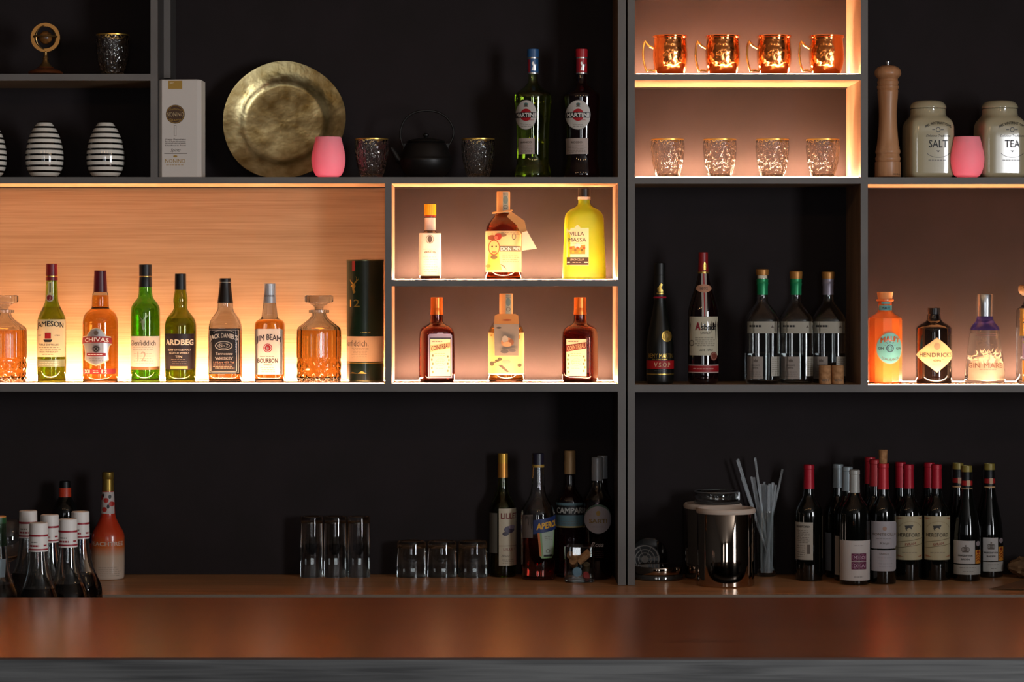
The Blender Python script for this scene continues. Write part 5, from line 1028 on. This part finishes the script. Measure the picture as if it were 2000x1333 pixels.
# ================================================================ left end: liqueur, can, bottles
b = on('liqueur_bottle', 211, 6.755, 'peach liqueur bottle fading from orange red to white, gold capped', 'bottle')
PCH = ramp_z([(0.0, 'c9b8a8'), (.060, 'c0a48c'), (.085, 'c0622c'), (.115, 'b83a1a'), (.17, 'b02c16')], .3, key='peach', coat=.4)
b.body([(None, 30), (1124, 32.3), (1050, 32.3), (1042, 31), (1034, 27), (1024, 21), (1012, 15.5), (1003, 13.6), (965, 12), (958, 11.4)], PCH, 'glass_body', glass=False, seg=44)
b.lathe('cap', [(961, 11.6), (938, 11), (936, 10.6), (934, 11.6), (924, 11.4), (922.5, 10)], mat('8f7434', .35, metal=.7))
L = Lab(b); L.rect(198, 224, 961, 1003, mat('b5aca8', .55));
for x, y in ((209, 977), (206, 995), (219, 984), (199, 972)): L.disc(x, y, 4.8, mat('a82c24', .5), 1)
for x, y in ((203, 968), (213, 989), (216, 970)): L.disc(x, y, 2.6, mat('2c2c2c', .5), 1, ry=4)
L.done('neck_label')
L = Lab(b); L.text('PEACHTREE', 182, 241, 1060, 8, mat('cfb8a8', .5), 0, bold=.02); L.done('lettering'); L = Lab(b); L.lines(196, 238, 1104, 1124, 5, mat('8f8478', .5), 0, wd=.8); L.done('small_print')
b = on('drinks_can', 169, 6.80, 'blue and silver drinks can half hidden beside the peach liqueur', 'can')
b.body([(None, 14), (1130, 17), (1052, 17), (1046, 15), (1044, 14.6)], mat('1c2c6c', .3, metal=.6, key='can'), 'can_body', glass=False, sm=0); b.lathe('can_lid', [(1045, 14.8), (1043, 14.9), (1042.6, 14)], SILVER)
L = Lab(b); L.poly([(165, 1073), (185.5, 1071), (185.5, 1112), (165, 1114)], mat('9aa3b0', .35, metal=.6)); L.disc(177, 1066, 6, mat('a83c2c', .5), 1); L.lines(170, 185, 1080, 1105, 4, mat('1c2c6c', .5), 1, wd=1.5); L.done('can_print')
b = wine(127, 6.79, 940, 953, 26, '0c0c0d', 'dark bottle with orange red neck capsule behind the flared syrup bottles', None)
b.lathe('capsule_sleeve', [(992, 12.4), (954, 12), (953, 11.6)], mat('b8381c', .4)); b.lathe('sleeve_ring', cyl(991, 994, 12.7), mat('c9a070', .4))
b = on('brandy_snifter', 16, 6.72, 'empty round brandy snifter behind the green necked bottle', 'glass')
k = b.k; m = Mesh(); ot = [(.026, 0), (.026, .002), (.008, .005), (.004, .010), (.004, .045), (.012, .050), (.030, .062), (.041, .082), (.0435, .100), (.041, .122), (.034, .142), (.029, .154)]
inn = [(.0275, .154), (.0325, .142), (.0395, .122), (.042, .100), (.0395, .082), (.0285, .064), (.010, .054), (.001, .053)]
m.lathe(ot + inn, CLEAR, 48, cap0=True, cap1=True); m.obj('glass_body', b.o, 50)
# syrup bottles on the bar's service ledge
SYR = mat((.93, .95, .93), 0.03, trans=1.0, ior=1.5, key='syr'); SYL = mat((.10, .04, .03), 0, trans=1.0, ior=1.34, key='syl')
def syrup(cx, d, label, green=False):
    b = Item('syrup_bottle', cx, d, 0.885, label, 'bottle', 'flared bottles with white sleeved necks'); q = 5.37 / d
    Y = lambda y: VY + (y - VY) * q
    pr = [(1308, 42), (1300, 45), (1215, 45.5), (1190, 45), (1174, 43), (1160, 37), (1145, 30), (1128, 24.5), (1108, 20.8), (1085, 18.2), (1030, 16.8)]
    b.body([(Y(y), h * q) for y, h in pr], SYR, 'glass_body', liquid=SYL, level=Y(1149), thick=2.4, foot=8, seg=48)
    if green:
        b.lathe('neck_sleeve', [(Y(1074), 16.8 * q), (Y(1018), 15.5 * q), (Y(1017), 14 * q)], mat('1f4a26', .4), off=.001); b.lathe('sleeve_ring', [(Y(1019), 16 * q), (Y(1015.5), 16 * q)], mat('b8783c', .4))
        L = Lab(b); L.rect(cx - 22, cx + 17, 1091, 1126, mat('8fa3b0', .5)); L.done(); return
    b.lathe('neck_sleeve', [(Y(1077), 18.8 * q), (Y(1028), 18.2 * q), (Y(1023), 18.2 * q), (Y(1021.5), 16.5 * q)], mat('cfc8c2', .5))
    P = b.prof; b.prof = b.P([(Y(1078), 18.9 * q, 2, 1), (Y(1022), 18.3 * q, 2, 1)]); L = Lab(b); RD = mat('8a1c28', .5)
    L.rect(cx - 18.7, cx + 18.7, Y(1043.5), Y(1047.5), RD); L.rect(cx - 18.7, cx + 18.7, Y(1071), Y(1074), RD); L.lines(cx - 13, cx + 2, Y(1056.5), Y(1060), 1, INK2, 0, wd=2); L.lines(cx - 15, cx + 6, Y(1063.5), Y(1067.5), 1, RD, 0, wd=3.4); L.lines(cx + 12, cx + 17.2, Y(1062.5), Y(1067), 1, RD, 0, wd=3); L.done('sleeve_print'); b.prof = P
syrup(75.5, 5.37, 'white sleeved flared bottle, front left of its cluster')
syrup(133, 5.46, 'white sleeved flared bottle, front right of its cluster')
syrup(97, 5.56, 'white sleeved flared bottle between and behind the two front ones')
syrup(157, 5.64, 'white sleeved flared bottle, rearmost right of its cluster')
syrup(55, 5.66, 'white sleeved flared bottle, rearmost left of its cluster')
syrup(-4, 5.45, 'green necked flared bottle cut off by the left picture edge', True)
# brown paper on the right
o = on('paper_bag', 2003, 6.76, 'crumpled brown paper bag lying at the right end of the counter', 'bag')
k = o.k; m = Mesh(); KR = noisy('7a5c3c', '5c422a', .8, 30, bump=.4); vs = []; nu, nv = 28, 14; rnd = random.Random(2)
for j in range(nv + 1):
    t = j / nv
    for i in range(nu):
        a = 2 * math.pi * i / nu; r = (math.sin(math.pi * min(1, max(0, t * .94 + .03)))) ** .6
        c = 1 + .16 * math.sin(5 * a + j) * math.sin(3 * a - 2 * j) + rnd.uniform(-.05, .05)
        vs.append((-.045 + .135 * t, .040 * r * c * math.cos(a), max(.0, .030 + .030 * r * c * math.sin(a))))
m.add(vs, [(j * nu + i, j * nu + (i + 1) % nu, (j + 1) * nu + (i + 1) % nu, (j + 1) * nu + i) for j in range(nv) for i in range(nu)] + [tuple(range(nu)), tuple(nv * nu + i for i in range(nu - 1, -1, -1))], KR, False); m.obj('bag_body', o.o, 30)
o = on('paper_sheet', 1985, 6.54, 'flat folded brown paper sheet lying before the crumpled bag', 'paper')
k = o.k; m = Mesh(); pts = [(-58 * k, -.030, .002), (10 * k, -.050, .004), (70 * k, -.045, .010), (70 * k, .055, .024), (20 * k, .060, .014), (-25 * k, .020, .004)]
m.add([Vector(p) for p in pts] + [Vector(p) - Vector((0, 0, .0015)) for p in pts], [tuple(range(6)), tuple(range(11, 5, -1))] + [(i, (i + 1) % 6, 6 + (i + 1) % 6, 6 + i) for i in range(6)], mat('6f5138', .75), False); m.obj('sheet', o.o)
